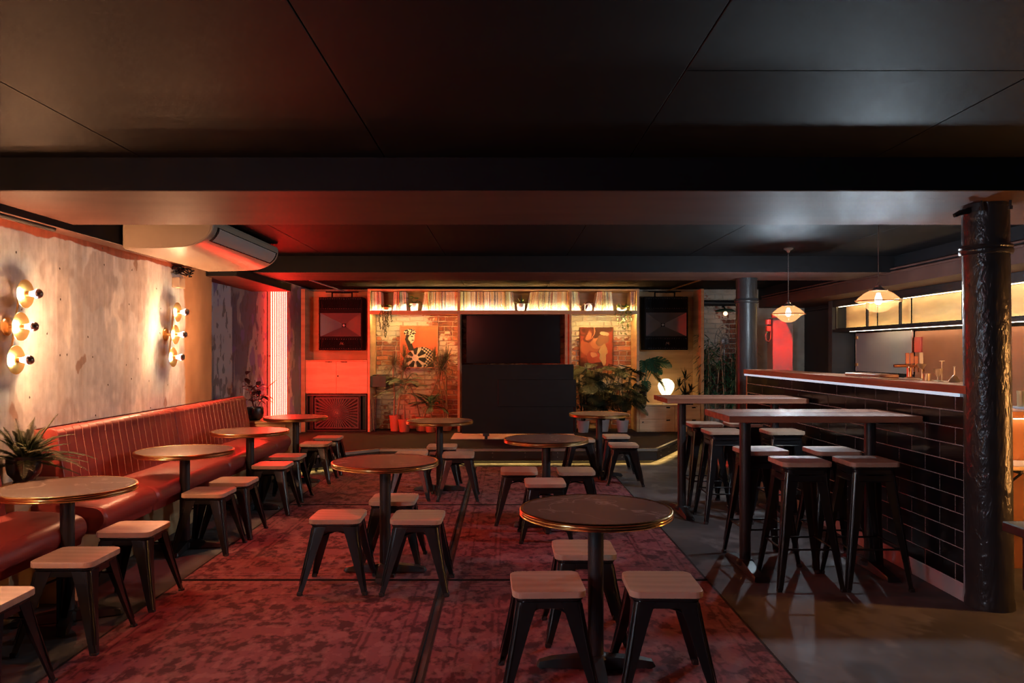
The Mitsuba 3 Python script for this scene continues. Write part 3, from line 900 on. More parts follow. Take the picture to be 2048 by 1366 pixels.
# ================================================================== NEON
k = thing('neon_sign', 'wall piece of eight upright red neon tubes beside the stage', 'neon light')
for i in range(8):
    y = 10.37 + i * .099
    part(k, 'tube', tube([(XL2 + .045, y, z) for z in np.linspace(.36, 2.40, 12)], .0085, 10), 'tube', True, emit('neon', 2.5))
part(k, 'backing', bx((XL2 + .001, 10.32, .30), (XL2 + .012, 11.12, 2.43), .002), 'walldark', False)
part(k, 'clips', join([box0((XL2 + .012, 10.37 + i * .099 - .006, z - .006), (XL2 + .033, 10.37 + i * .099 + .006, z + .006)) for i in range(8) for z in (.5, 1.4, 2.3)]), 'blacksatin', False)

# ================================================================== RECORD SHELF AND PLYWOOD BAYS at the back of the stage
YS, PX = 12.05, 1 / 127.8            # front plane of the units; metres per pixel there is only used to lay the sleeves out
k = thing('record_shelf', 'long plywood record shelf on four uprights across the brick wall', 'shelf')
for x0, x1 in ((-2.152, -2.113), (-.742, -.704), (1.005, 1.043), (2.062, 2.102)):
    part(k, 'upright', bx((x0, YS, .20), (x1, YB, 2.44), .002), 'ply', False)
part(k, 'top_board', bx((-2.152, YS + .001, 2.415), (2.102, YB, 2.44), .002), 'ply', False)
part(k, 'shelf_board', bx((-2.113, YS + .001, 2.055), (2.062, YB - .03, 2.09), .002), 'ply', False)
part(k, 'back_panel', bx((-2.113, YB - .03, 2.09), (2.062, YB - .012, 2.415), .002), 'ply', False)
for x0, x1 in ((-2.113, -.742), (-.704, 1.005), (1.043, 2.062)):
    part(k, 'lip', bx((x0, YS - .004, 2.043), (x1, YS + .006, 2.101), .002), 'ply', False)
for x in (-1.665, -1.21, .0, .52, 1.535):
    part(k, 'divider', bx((x - .004, YS + .03, 2.0905), (x + .004, YB - .04, 2.4145), .001), 'ply', False)
for x0, x1 in ((-2.10, -.75), (-.69, 1.0), (1.05, 2.05)):
    part(k, 'light_strip', box0((x0, YS + .0065, 2.0905), (x1, YS + .0145, 2.0965)), 'lampwhite', False, emit('shelf_led', 1.2), label='warm light strip along the front of the shelf')
for x0, x1 in ((-2.10, -.75), (1.05, 2.05)):
    part(k, 'under_strip', box0((x0, YS + .008, 2.0455), (x1, YS + .020, 2.0545)), 'lampwhite', False, emit('under_led', 1.5), label='warm light strip under the shelf')

sleeve = {}
for t in (7, 9, 11, 14):
    c = t / 1000
    sleeve[t] = [shape(join([bx((-c / 2, 0, 0), (c / 2, .312, .312), .0012), box0((-c / 2 + .0015, .004, .3121), (c / 2 - .0015, .308, .3124))]), 'sleeve%d' % i, False) for i in range(8)]


SN = ['beige', 'orange', 'maroon', 'cream', 'taupe', 'black', 'ochre', 'slate']
ORD = 'first second third fourth fifth sixth seventh eighth ninth tenth eleventh twelfth thirteenth fourteenth fifteenth sixteenth seventeenth eighteenth nineteenth twentieth'.split()


def records(x0, x1, lean0, lean1, where, pal):
    x, seen = x0, {}
    while x < x1 - .006:
        t = R.choice((7, 9, 9, 11, 11, 14))
        u = (x - x0) / max(x1 - x0, 1e-6)
        a = math.radians(lean0 + (lean1 - lean0) * u)
        j = R.choice(pal)
        seen[j] = seen.get(j, 0) + 1
        nm = thing('record_sleeve', '%s %s record sleeve from left in the %s' % (ORD[seen[j] - 1], SN[j], where), 'record', 'records in the ' + where)
        c = t / 1000
        lift = abs(math.sin(a)) * c / 2 + .0003
        scene[nm] = {**sleeve[t][j], 'to_world': T().translate([x + c / 2, YS + .080 + R.uniform(0, .014), 2.0905 + lift]).rotate([0, 1, 0], math.degrees(a))}
        x += c / math.cos(a) + .0006


PA, PB = [0, 1, 2, 3, 4, 5, 7], [0, 0, 1, 2, 3, 3, 4, 6, 6, 5]
w = 'left shelf, '
records(-2.105, -1.945, 0, -3, w + 'left of the bead plant', [5, 3, 0, 1, 7, 2, 3])
records(-1.775, -1.672, 4, 0, w + 'just right of the bead plant', PA)
records(-1.655, -1.555, 0, -4, w + 'left of the leafy plant', [3, 3, 7, 0, 5])
records(-1.315, -1.216, 9, 4, w + 'leaning right of the leafy plant', [3, 0, 1, 3])
records(-1.204, -.748, 1, 0, w + 'upright at its right end', PB)
w = 'middle shelf, '
records(-.700, -.008, 0, -1, w + 'left half', PB)
records(.006, .165, -1, -8, w + 'leaning towards the aloe', PB)
records(.335, .512, 12, 7, w + 'leaning just right of the aloe', PB)
records(.526, .998, 5, 0, w + 'right half', PB)
w = 'right shelf, '
records(1.052, 1.20, -1, -7, w + 'at its left end', PB)
records(1.40, 1.527, 10, 3, w + 'leaning right of the curly plant', [3, 0, 2, 1])
records(1.545, 1.70, -1, -5, w + 'left of the trailing ivy', PB)
records(1.965, 2.055, 3, 0, w + 'at its right end', [5, 1, 0, 2, 6])

# side bays
for side, (x0, x1, label) in enumerate(((-3.19, -2.153, 'plywood bay holding the left loudspeaker and its cupboard'), (2.103, 3.11, 'plywood bay holding the right loudspeaker and the drawers'))):
    k = thing('speaker_bay', label, 'alcove')
    if side == 0:
        part(k, 'side_panel', bx((-3.188, YS - .02, .20), (-3.125, YB - .045, 2.44), .003), 'ply', False)
    else:
        part(k, 'side_panel', bx((3.062, YS - .02, .20), (3.11, YB - .045, 2.44), .003), 'ply', False)
    part(k, 'back_panel', bx((x0 + .002, YB - .044, .20), (x1 - .001, YB - .026, 2.44), .002), 'ply', False)
k = thing('cupboard', 'salmon-lit plywood cupboard with two doors under the left loudspeaker', 'cupboard')
part(k, 'carcass', bx((-3.124, YS + .018, .80), (-2.154, YB - .052, 1.305), .002), 'ply', False)
part(k, 'top_board', bx((-3.124, YS, 1.305), (-2.154, YB - .052, 1.325), .002), 'ply', False)
for x0, x1 in ((-3.122, -2.641), (-2.638, -2.156)):
    d = part(k, 'door', bx((x0, YS, .815), (x1, YS + .018, 1.302), .002), 'plypale', False)
    cx = -2.76 if x0 < -3 else -2.52
    part(d, 'finger_pull', bx((cx - .05, YS - .004, 1.290), (cx + .05, YS + .002, 1.301), .002), 'dark', False)
part(k, 'lock', move(lathe([(0, 0), (.012, 0), (.012, .006), (0, .008)], 16), -2.615, YS, 1.075, rx=PI / 2), 'dark')
k = thing('drawer_unit', 'low plywood drawer unit under the right loudspeaker', 'drawers')
part(k, 'carcass', bx((2.104, YS + .02, .20), (3.060, YB - .052, .60), .002), 'ply', False)
part(k, 'top_board', bx((2.104, YS + .002, .60), (3.060, YB - .052, .625), .003), 'plypale', False)
for x0, x1 in ((2.108, 2.655), (2.660, 3.056)):
    for z0, z1 in ((.205, .398), (.402, .596)):
        d = part(k, 'drawer', bx((x0, YS + .002, z0), (x1, YS + .02, z1), .002), 'plypale', False)
        part(d, 'pull', bx((x1 - .13, YS - .016, z1 - .022), (x1 - .075, YS + .003, z1 - .004), .003), 'dark', False)
        part(d, 'lock', move(lathe([(0, 0), (.011, 0), (.011, .005), (0, .007)], 16), x0 + .05, YS + .002, z1 - .045, rx=PI / 2), 'blacksatin')


# ------------------------------------------------------------------ loudspeakers
def logo(s, x, y, z):
    a = tube([(-1.0, 0, -.62), (-.72, 0, -.5), (-.52, 0, .3), (-.3, 0, .58), (-.02, 0, .5)], [.06, .1, .12, .1, .06], 6)
    b = tube([(.02, 0, -.3), (.3, 0, .2), (.55, 0, .52), (.85, 0, .45)], [.08, .11, .1, .06], 6)
    c = tube([(-.1, 0, .1), (.2, 0, -.1), (.45, 0, -.42), (.75, 0, -.42), (1.0, 0, -.1)], [.06, .1, .11, .1, .06], 6)
    return move(join([a, b, c]), x, y, z, s=s)


def speaker_proto():
    W, H, D = .343, .42, .34
    pr = [('cabinet', shape(join([bx((-W, .012, -H), (W, D, H), .006), bx((-W, 0, -H), (-W + .022, .02, H), .003), bx((W - .022, 0, -H), (W, .02, H), .003)] +
                                 [bx((-W + .02, 0, z), (W - .02, .02, z + .022), .003) for z in (-H, H - .022, .205, -.235)]), 'spk', False))]
    for nm, z0, z1 in (('top_grille', .228, .397), ('bottom_grille', -.397, -.236)):
        rib = []
        for i in range(27):
            x = -.31 + i * .62 / 26
            zin = z0 if nm == 'top_grille' else z1
            rib.append(hull([(x * (.84 if zz == zin else 1.0) + s * .0045, y, zz) for s in (-1, 1) for y in (-.002, .011) for zz in (z0, z1)]))
        pr.append((nm, shape(join(rib), 'spk', False)))
    st = []
    for z in (.392, .236, -.242, -.392):
        st += [move(ball(.0045, sub=1), -.31 + i * .0365, -.003, z) for i in range(18)]
    pr.append(('grille_studs', shape(join(st), 'steel', True)))
    STUFF.add('grille_studs')
    rings = []
    for t in np.linspace(0, 1, 10):
        hw, hz = .030 + .29 * t ** 1.12, .026 + .160 * t ** 1.12
        rings.append([(-hw, .26 * (1 - t) + .006, -hz - .016), (hw, .26 * (1 - t) + .006, -hz - .016), (hw, .26 * (1 - t) + .006, hz - .016), (-hw, .26 * (1 - t) + .006, hz - .016)])
    v = np.array(rings).reshape(-1, 3)
    f = []
    for i in range(9):
        for q in range(4):
            j = (q + 1) % 4
            f += [(i * 4 + q, i * 4 + j, i * 4 + 4 + j), (i * 4 + q, i * 4 + 4 + j, i * 4 + 4 + q)]
    body = pr.pop(0)
    cab = join([bx((-W, .27, -H), (W, D, H), .006)] + [bx(a, b, .004) for a, b in (((-W, 0, -H), (-W + .022, .30, H)), ((W - .022, 0, -H), (W, .30, H)), ((-W, 0, -H), (W, .30, -H + .022)), ((-W, 0, H - .022), (W, .30, H)),
                                                                        ((-W, 0, .172), (W, .30, .226)), ((-W, 0, -.234), (W, .30, -.204)), ((-W, .03, .2), (W, .3, H)), ((-W, .03, -H), (W, .3, -.21)))])
    pr.insert(0, ('cabinet', shape(cab, 'spk', False)))
    pr.append(('horn', shape((v, np.array(f)), 'horn', 60)))
    pr.append(('horn__throat', shape(move(ball(.022, sub=2), 0, .262, -.016), 'steel', True)))
    pr.append(('logo', shape(logo(.034, .02, -.006, -.315), 'acwhite', True)))
    pr.append(('bracket', shape(join([bx((-.165, .10, H + .0005), (-.150, .14, H + .075), .002), bx((.150, .10, H + .0005), (.165, .14, H + .075), .002), bx((-.165, .10, H + .07), (.165, .14, H + .082), .002), bx((-.26, .11, H + .083), (.26, .135, H + .098), .003)]), 'spk', False)))
    return pr


M['spk'] = mat('speaker_black', (.006, .006, .007), .6, spec=.07)
M['horn'] = mat('horn', (.085, .088, .095), .28, spec=1.0)
SPK = speaker_proto()
copies(SPK, 'loudspeaker', 'black horn loudspeaker hung in the red-lit left bay', 'loudspeaker', (-2.596, YS + .1, 1.898), 0, 'hung horn loudspeakers')
copies(SPK, 'loudspeaker', 'black horn loudspeaker hung in the right bay above the glowing lamp', 'loudspeaker', (2.545, YS + .1, 1.905), 0, 'hung horn loudspeakers')
for s, x in ((-1, -2.55), (1, 2.55)):
    single('speaker_cable_pole', tube([(x + s * .02, YS + .22, 2.42), (x + s * .16, 10.9, 2.455), (x + s * .22, 10.1, 2.462)], .011, 8), 'brassdull' if s > 0 else 'steel',
           'thin metal pole under the ceiling running to the %s loudspeaker' % ('left' if s < 0 else 'right'), 'pole', smooth=True)
k = thing('subwoofer', 'wide subwoofer with a sunburst grille standing under the left cupboard', 'loudspeaker')
x0, x1, z0, z1, yf = -3.115, -2.168, .20, .79, YS + .02
part(k, 'cabinet', join([bx((x0, yf + .12, z0 + .004), (x1, YB - .06, z1), .006)] + [bx(a, b, .004) for a, b in (
    ((x0, yf, z0 + .004), (x0 + .02, yf + .13, z1)), ((x1 - .02, yf, z0 + .004), (x1, yf + .13, z1)), ((x0, yf, z0 + .004), (x1, yf + .13, z0 + .03)), ((x0, yf, z1 - .03), (x1, yf + .13, z1)),
    ((x0 + .095, yf, z0 + .02), (x0 + .112, yf + .13, z1 - .02)), ((x1 - .112, yf, z0 + .02), (x1 - .095, yf + .13, z1 - .02)))]), 'blacksatin', False)
gx0, gx1, gz0, gz1 = x0 + .125, x1 - .125, z0 + .05, z1 - .05
cx, cz = (gx0 + gx1) / 2, (gz0 + gz1) / 2
M['redgrille'] = mat('sub_grille', (.075, .062, .06), .5, spec=.3)
part(k, 'grille_frame', join([bx(a, b, .003) for a, b in (((gx0, yf + .004, gz0), (gx0 + .022, yf + .022, gz1)), ((gx1 - .022, yf + .004, gz0), (gx1, yf + .022, gz1)), ((gx0, yf + .004, gz0), (gx1, yf + .022, gz0 + .022)), ((gx0, yf + .004, gz1 - .022), (gx1, yf + .022, gz1)))]), 'redgrille', False)
for i in range(40):
    a = 2 * PI * i / 40
    c, s = math.cos(a), math.sin(a)
    r1 = min((gx1 - .012 - cx) / max(abs(c), 1e-6), (gz1 - .012 - cz) / max(abs(s), 1e-6))
    p = lambda r, w, y: [(cx + r * c - w * s, y, cz + r * s + w * c), (cx + r * c + w * s, y, cz + r * s - w * c)]
    part(k, 'grille_bar', hull(p(.05, .003, yf + .006) + p(.05, .003, yf + .018) + p(r1, .0105, yf + .006) + p(r1, .0105, yf + .018)), 'redgrille', False)
part(k, 'hub_plate', move(lathe([(0, 0), (.062, 0), (.062, .01), (0, .014)], 28), cx, yf + .016, cz, rx=PI / 2), 'redgrille')
part(k, 'cone', move(lathe([(.05, .0), (.21, -.055), (.23, -.05)], 40), cx + .02, yf + .085, cz - .03, rx=PI / 2), 'redgrille', True)
part(k, 'logo', logo(.034, cx, yf - .001, cz), 'acwhite', True)
single('record_cover', move(bx((-.10, 0, 0), (.10, .16, .004), .001), -2.30, YS + .16, .7905, rz=.2), 'sleeve3', 'pale sleeve lying on top of the subwoofer', 'record', smooth=False)

# booth, screen
k = thing('performance_booth', 'large black panelled booth standing on the stage rug', 'booth')
part(k, 'front_panel', bx((-.62, 11.0, .285), (.98, 11.03, 1.275), .004), 'booth', False)
part(k, 'side_panel', bx((.995, 11.03, .30), (1.02, 11.48, 1.05), .004), 'booth', False)
part(k, 'folding_flap', bx((-.10, 10.985, .67), (1.0, 10.998, 1.06), .004), 'booth', False)
part(k, 'worktop', bx((-.62, 11.031, 1.20), (.98, 11.60, 1.23), .004), 'booth', False)
for x in (-.27, .62):
    for y in (10.99, 11.52):
        l = part(k, 'leg', bx((x - .045, y, .25), (x + .045, y + .05, .30 if y < 11.2 else 1.2), .004), 'blacksatin', False)
        part(l, 'castor', move(lathe([(0, -.02), (.020, -.02), (.024, -.01), (.024, .01), (.020, .02), (0, .02)], 20), x, y + .02, .232, ry=PI / 2), 'rubber')
single('television', join([bx((-.62, 12.28, 1.27), (.885, 12.33, 2.04), .006), bx((-.60, 12.276, 1.29), (.865, 12.281, 2.02), .002)]), 'screen', 'large black screen between the two brick bays, behind the booth', 'television', smooth=False)
single('screen_mount', join([bx((-.3, 12.331, 1.4), (-.22, 12.585, 1.9), .003), bx((.45, 12.331, 1.4), (.53, 12.585, 1.9), .003)]), 'blacksatin', 'black brackets behind the large screen', 'bracket', smooth=False)
single('curtain_panel', bx((.94, 12.08, 1.2), (.985, 12.11, 2.054), .002), 'ply', 'narrow reddish batten right of the large black screen', 'batten', smooth=False)

# pictures
k = thing('art_print', 'framed orange print of a figure in a patterned robe', 'picture')
part(k, 'canvas', bx((-1.700, YB - .055, 1.205), (-1.105, YB - .045, 1.870), .001), 'print', False)
part(k, 'frame', join([bx(a, b, .002) for a, b in (((-1.714, YB - .06, 1.19), (-1.699, YB - .03, 1.885)), ((-1.106, YB - .06, 1.19), (-1.091, YB - .03, 1.885)), ((-1.7, YB - .06, 1.19), (-1.1, YB - .03, 1.206)), ((-1.7, YB - .06, 1.869), (-1.1, YB - .03, 1.885)))]), 'potred', False, label='thin orange frame')
k = thing('painting', 'red and brown painting of abstract seated figures', 'picture')
part(k, 'canvas', bx((1.215, YB - .055, 1.22), (1.765, YB - .025, 1.855), .003), 'painting', False)

# turntable on its wall box, cables
k = thing('turntable', 'dark wall box with a round disc player on top', 'record player')
part(k, 'box', bx((-2.112, 12.10, .90), (-1.87, 12.45, 1.075), .005), 'blacksatin', False)
part(k, 'platter', move(lathe([(0, 0), (.10, 0), (.105, .01), (.10, .018), (.03, .022), (0, .022)], 36), -1.985, 12.28, 1.078), 'steel', 35)
part(k, 'rim', move(lathe([(.105, .004), (.125, .004), (.125, .014), (.105, .016)], 36), -1.985, 12.28, 1.076), 'blackmetal', 35)
part(k, 'shelf_arm', bx((-2.112, 12.45, .93), (-2.0, 12.585, 1.0), .003), 'blacksatin', False)
single('power_cables', join([tube([(-2.10 + .03 * q + .03 * math.sin(3 * t + q), YS - .02 + .05 * t, .212 + .5 * max(0, 1 - 2.2 * t) ** 1.5) for t in np.linspace(0, 1, 16)], .005, 6) for q in range(4)]), 'rubber', 'loose black cables at the foot of the upright beside the subwoofer', 'cables', smooth=True, kind='stuff')

# balloon lamp
k = thing('table_lamp', 'glowing white balloon-shaped lamp on the drawer unit', 'lamp')
lx, ly = 2.565, 12.26
pro = [(.0, .405), (.05, .398), (.095, .372), (.125, .325), (.132, .285), (.122, .235), (.095, .180), (.062, .135), (.046, .10), (.044, .055)]
part(k, 'shade', move(lathe(pro, 40), lx, ly, .626), 'lampwhite', True, emit('balloon', 1.2))
part(k, 'wires', join([tube([(lx + (r + .002) * math.cos(a), ly + (r + .002) * math.sin(a), .626 + z) for r, z in pro[1:]], .0016, 5) for a in np.arange(10) * PI / 5]), 'wire', True)
part(k, 'base', move(lathe([(0, 0), (.062, 0), (.064, .012), (.05, .022), (.044, .056), (0, .056)], 32), lx, ly, .6255), 'lampwhite')

# ================================================================== BAR
XF = 2.672
k = thing('bar_counter', 'long bar counter clad in black tiles with a red-brown wooden top', 'bar counter')
part(k, 'body', join([box0((XF + .002, 4.56, .0), (XF + .12, 8.50, 1.213)), box0((XF + .002, 4.49, .0), (XF + .018, 4.56, 1.213))]), 'grout', False)
part(k, 'end_panel', bx((XF - .004, 8.50, 0), (XF + .30, 8.525, 1.213), .003), 'counter', False)
part(k, 'counter_top', move(prism(sbox(2.645, 4.42, 3.0, 8.54).difference(Point(2.775, 4.42).buffer(.124, quad_segs=16)).difference(sbox(2.78, 4.3, 3.1, 4.6)), .0465), 0, 0, 1.2155), 'counter', False)
part(k, 'light_strip', bx((2.648, 4.50, 1.194), (2.660, 8.53, 1.2145), .002), 'lampwhite', False, emit('bar_led', 2.0), label='cool white light strip under the counter edge')
part(k, 'skirting', bx((XF - .004, 4.49, .002), (XF + .008, 8.50, .104), .003), 'skirt', False, label='pale skirting')
tl = 0
for r in range(11):
    z0 = .107 + r * .1005
    z1 = min(z0 + .0955, 1.1935)
    y = 4.246 + (.1633 if r % 2 else 0)
    while y < 8.5:
        a, b = max(y + .0012, 4.491), min(y + .3217, 8.498)
        if b - a > .02:
            part(k, 'tile', bx((XF - R.uniform(0, .0012), a, z0), (XF + .012, b, z1), .0018), 'tile', False)
        y += .3265

single('bar_mat', bx((2.70, 5.42, 1.2625), (2.78, 5.85, 1.268), .002), 'sleeve6', 'yellow bar mat on the counter, left of the tap', 'bar mat', smooth=False)
single('serving_tray', bx((2.80, 5.78, 1.2625), (2.96, 6.35, 1.288), .006), 'counter', 'flat wooden tray on the counter left of the tap', 'tray', smooth=False)
single('menu_board', bx((2.81, 5.40, 1.2625), (2.95, 5.50, 1.272), .003), 'sleeve0', 'pale flat menu lying at the foot of the tap', 'menu', smooth=False)
k = thing('beer_tap', 'copper T-shaped beer tap with badge plates on the bar counter', 'beer tap')
tx, ty = 2.93, 5.58
part(k, 'column', move(lathe([(0, 0), (.034, 0), (.034, .008), (.018, .014), (.018, .082), (.022, .086), (0, .09)], 28), tx, ty, 1.2625), 'copperbright')
part(k, 'arm', tube([(tx + d, ty + .10 * d, 1.357) for d in np.linspace(-.115, .105, 8)], .012, 12), 'copperbright', True)
for i, (d, h) in enumerate(((-.028, .078), (.004, .078), (.034, .055), (.072, .082))):
    b = part(k, 'badge', bx((tx + d - .0135, ty - .030, 1.372), (tx + d + .0135, ty - .022, 1.372 + h), .002), 'redplastic' if i < 3 else 'potwhite', False)
    part(b, 'handle', tube([(tx + d, ty - .018, 1.362), (tx + d, ty - .018, 1.40)], .005, 8), 'brass', True)
    part(k, 'spout', tube([(tx + d, ty - .01, 1.352), (tx + d, ty - .05, 1.345), (tx + d, ty - .06, 1.315)], .006, 8), 'brass', True)
gl = [((2.84, 5.05), [(0, 0), (.030, 0), (.030, .004), (.006, .012), (.006, .03), (.026, .062), (.03, .085), (.028, .085), (.022, .062), (0, .04)], 'pale double jigger on the counter', 'jigger'),
      ((2.90, 4.97), [(0, 0), (.035, 0), (.032, .012), (.018, .034), (.006, .045), (.004, .095), (.008, .10), (0, .105)], 'brass strainer stand nearest to the pillar on the counter', 'strainer'),
      ((2.83, 5.17), [(0, 0), (.022, 0), (.024, .03), (.026, .05), (.024, .05), (.021, .006), (0, .006)], 'small shot glass left of the jigger', 'glass'),
      ((2.91, 5.13), [(0, 0), (.004, 0), (.004, .13), (.018, .132), (.018, .136), (0, .137)], 'thin muddler standing behind the jigger', 'muddler'),
      ((2.88, 5.32), [(0, 0), (.032, 0), (.032, .004), (.004, .01), (.004, .075), (.012, .08), (.03, .11), (.032, .112), (.028, .11), (0, .082)], 'small stemmed glass between tap and jigger', 'glass')]
for (x, y), pr, lab, cat in gl:
    single(cat.replace(' ', '_'), move(lathe(pr, 24), x, y, 1.2625), 'clearish', lab, cat)

# pendant lamps over the counter
def pendant_proto():
    pr = [('shade', shape(lathe([(.030, .078), (.060, .074), (.100, .052), (.135, .022), (.155, -.002), (.150, -.008), (.118, -.022), (.088, -.050), (.062, -.072), (.030, -.084), (0, -.087)], 44), 'amber', True, emit('pendant_glass', .6))),
          ('rim', shape(join([tube([(.155 * math.cos(a), .155 * math.sin(a), -.003) for a in np.linspace(0, 2 * PI, 41)], .0035, 6)] + [move(lathe([(0, 0), (.005, 0), (.005, .014), (.008, .016), (0, .022)], 8), .157 * math.cos(a), .157 * math.sin(a), -.003, ry=PI / 2, rz=0) if False else move(move(lathe([(0, 0), (.005, 0), (.005, .012), (.008, .014), (0, .02)], 8), ry=PI / 2), .157, 0, -.003) for a in (0,)] + [move(move(move(lathe([(0, 0), (.005, 0), (.005, .012), (.008, .014), (0, .02)], 8), ry=PI / 2), .157, 0, -.003), rz=PI * q) for q in (1,)]), 'brassdull', True)),
          ('bulb', shape(lathe([(0, -.030), (.014, -.026), (.024, -.008), (.026, .012), (.018, .036), (.012, .056), (0, .058)], 20), 'bulbglass', True, emit('pendant_bulb', 5))),
          ('gallery', shape(lathe([(0, .13), (.012, .128), (.014, .112), (.022, .108), (.022, .098), (.034, .092), (.044, .080), (.062, .078), (.062, .073), (0, .072)], 32), 'chrome', 35)),
          ('cord', shape(tube([(0, 0, .128), (0, 0, .62)], .0035, 6), 'wire', True)),
          ('ceiling_rose', shape(lathe([(0, .645), (.045, .644), (.045, .632), (.018, .618), (.010, .600), (0, .598)], 28), 'chrome', 35))]
    return pr


PD = pendant_proto()
copies(PD, 'pendant_lamp', 'nearer amber glass pendant lamp over the bar counter', 'pendant lamp', (2.735, 5.64, 1.832), 0, 'amber glass pendant lamps over the bar')
copies(PD, 'pendant_lamp', 'farther amber glass pendant lamp over the bar counter', 'pendant lamp', (2.785, 7.57, 1.832), 0, 'amber glass pendant lamps over the bar')

# ------------------------------------------------------------------ back bar
k = thing('overhead_cabinet', 'black-framed overhead cabinet with backlit golden panes behind the bar', 'cabinet')
z0, z1 = 1.765, 2.075
ys = [6.3, 7.55, 8.25, 8.92, 9.72, 10.62] if False else [6.45, 7.68, 8.905, 9.72, 10.62]
part(k, 'carcass', box0((XR - .02, 6.4, 1.70), (XR, 10.72, 2.168)), 'dark', False)
part(k, 'top_rail', bx((XR - .34, 6.4, z1), (XR - .02, 10.72, 2.168), .003), 'blacksatin', False)
part(k, 'bottom_rail', bx((XR - .34, 6.4, 1.728), (XR - .02, 10.72, z0), .003), 'blacksatin', False)
for y in ys + [6.42]:
    part(k, 'post', bx((XR - .34, y - .014, z0), (XR - .315, y + .014, z1), .002), 'blacksatin', False)
for a, b in zip(ys, ys[1:]):
    part(k, 'pane', bx((XR - .20, a + .015, z0 - .02), (XR - .195, b - .015, z1 + .02), .001), 'backlit', False, label='golden sheet lit from its edges')
    for zz in (z0 + .002, z1 - .008):
        part(k, 'inner_strip', box0((XR - .308, a + .02, zz), (XR - .300, b - .02, zz + .006)), 'lampwhite', False, emit('pane_led', .3))  # out of view behind the rails, placed to light the golden sheets
    part(k, 'sash_bar', bx((XR - .338, a + .014, z0), (XR - .3095, b - .014, z0 + .012), .002), 'blacksatin', False)
part(k, 'light_strip', box0((XR - .335, 6.45, 1.7205), (XR - .32, 10.2, 1.7275)), 'lampwhite', False, emit('cabinet_led', .8), label='light strip under the cabinet')
for y, lab in ((6.39, 'near'), (10.74, 'far')):
    single('cabinet_post', bx((XR - .34, y - .07 if y < 7 else y, 0), (XR - .02, y if y < 7 else y + .12, 2.168), .004), 'walldark', 'dark upright at the %s end of the overhead cabinet' % lab, 'post', smooth=False)
k = thing('splash_panel', 'large grey steel panel on the wall behind the bar', 'panel')
part(k, 'sheet', bx((XR - .06, 9.17, 1.19), (XR - .045, 10.62, 1.712), .002), 'steel', False)
part(k, 'edge', join([bx((XR - .062, a, 1.185), (XR - .04, a + .014, 1.714), .002) for a in (9.158, 10.618)]), 'chrome', False)
part(k, 'hinge', join([bx((XR - .075, 10.56, z), (XR - .045, 10.62, z + .04), .003) for z in (1.26, 1.63)]), 'brassdull', False)
single('copper_splash', bx((XR - .03, 5.2, .9), (XR - .012, 9.15, 1.70), .002), 'copper', 'orange copper splashback behind the bar', 'panel', smooth=False)
single('wall_notice', bx((XR - .05, 8.98, 1.45), (XR - .031, 9.13, 1.63), .002), 'redplastic', 'small red notice at the edge of the grey steel panel', 'notice', smooth=False)
k = thing('back_counter', 'low work counter behind the bar', 'counter')
part(k, 'top', bx((4.25, 5.6, .90), (XR - .065, 10.6, .94), .004), 'steel', False)
part(k, 'body', bx((4.30, 5.62, .0), (XR - .065, 10.58, .899), .004), 'walldark', False)
# dark brick flank and cool-lit corner farther back
bk = []
for r in range(26):
    for c in range(5):
        bk.append(bx((XR - .012 - R.uniform(0, .006), 10.88 + c * .115 + (.055 if r % 2 else 0), .9 + r * .058), (XR - .0005, 10.985 + c * .115 + (.055 if r % 2 else 0), .95 + r * .058), .004))
single('dark_brickwork', join(bk), 'walldark', 'strip of dark painted bricks beside the overhead cabinet', 'bricks', smooth=False, kind='stuff')
single('door_panel', join([bx((XR - .03, 11.5, 0), (XR - .002, 12.5, 2.1), .004), bx((XR - .04, 11.44, 0), (XR - .002, 11.49, 2.14), .004), bx((XR - .04, 11.44, 2.105), (XR - .002, 12.5, 2.14), .004)]), 'wallblack', 'black door in the far corner behind the bar', 'door', smooth=False)
k = thing('tall_box', 'tall box lit red from above behind the far end of the bar', 'box')
part(k, 'body', bx((3.345, 9.62, 0), (3.60, 9.83, 1.86), .006), 'redbox', False)
part(k, 'lid', bx((3.34, 9.615, 1.861), (3.605, 9.835, 1.875), .004), 'redbox', False)
k = thing('wall_gadget', 'small red gas regulator with a hose at the top of the tall box', 'regulator')
part(k, 'body', join([move(lathe([(0, 0), (.035, 0), (.035, .06), (0, .065)], 20), 3.30, 9.66, 1.80), bx((3.27, 9.62, 1.71), (3.33, 9.68, 1.78), .008), bx((3.335, 9.6, 1.878), (3.41, 9.66, 1.93), .01)]), 'redplastic', 35)
part(k, 'hose', tube([(3.28, 9.64, 1.71), (3.26, 9.64, 1.66), (3.265, 9.63, 1.60), (3.30, 9.63, 1.585), (3.325, 9.64, 1.62), (3.33, 9.65, 1.72)], .008, 8), 'redplastic', True)
part(k, 'indicator', ball(.008, (3.272, 9.612, 1.70), 1), 'green_led', True)
k = thing('spot_lamp', 'small red spot lamp under the bulkhead behind the bar', 'spot lamp')
part(k, 'housing', move(lathe([(.022, 0), (.035, 0), (.035, .10), (.02, .12), (0, .12)], 24), 3.36, 9.40, 2.33), 'blacksatin')
part(k, 'stem', tube([(3.36, 9.40, 2.45), (3.36, 9.40, 2.476)], .008, 8), 'blacksatin', True)
scene['spot_light_ray'] = {'type': 'spot', 'sampling_weight': 1.5, 'intensity': rgb(*GLOW['spot']), 'cutoff_angle': 17.0, 'beam_width': 13.0,
                           'to_world': T().look_at(origin=[3.36, 9.40, 2.325], target=[3.40, 9.66, 1.2], up=[0, 1, 0])}
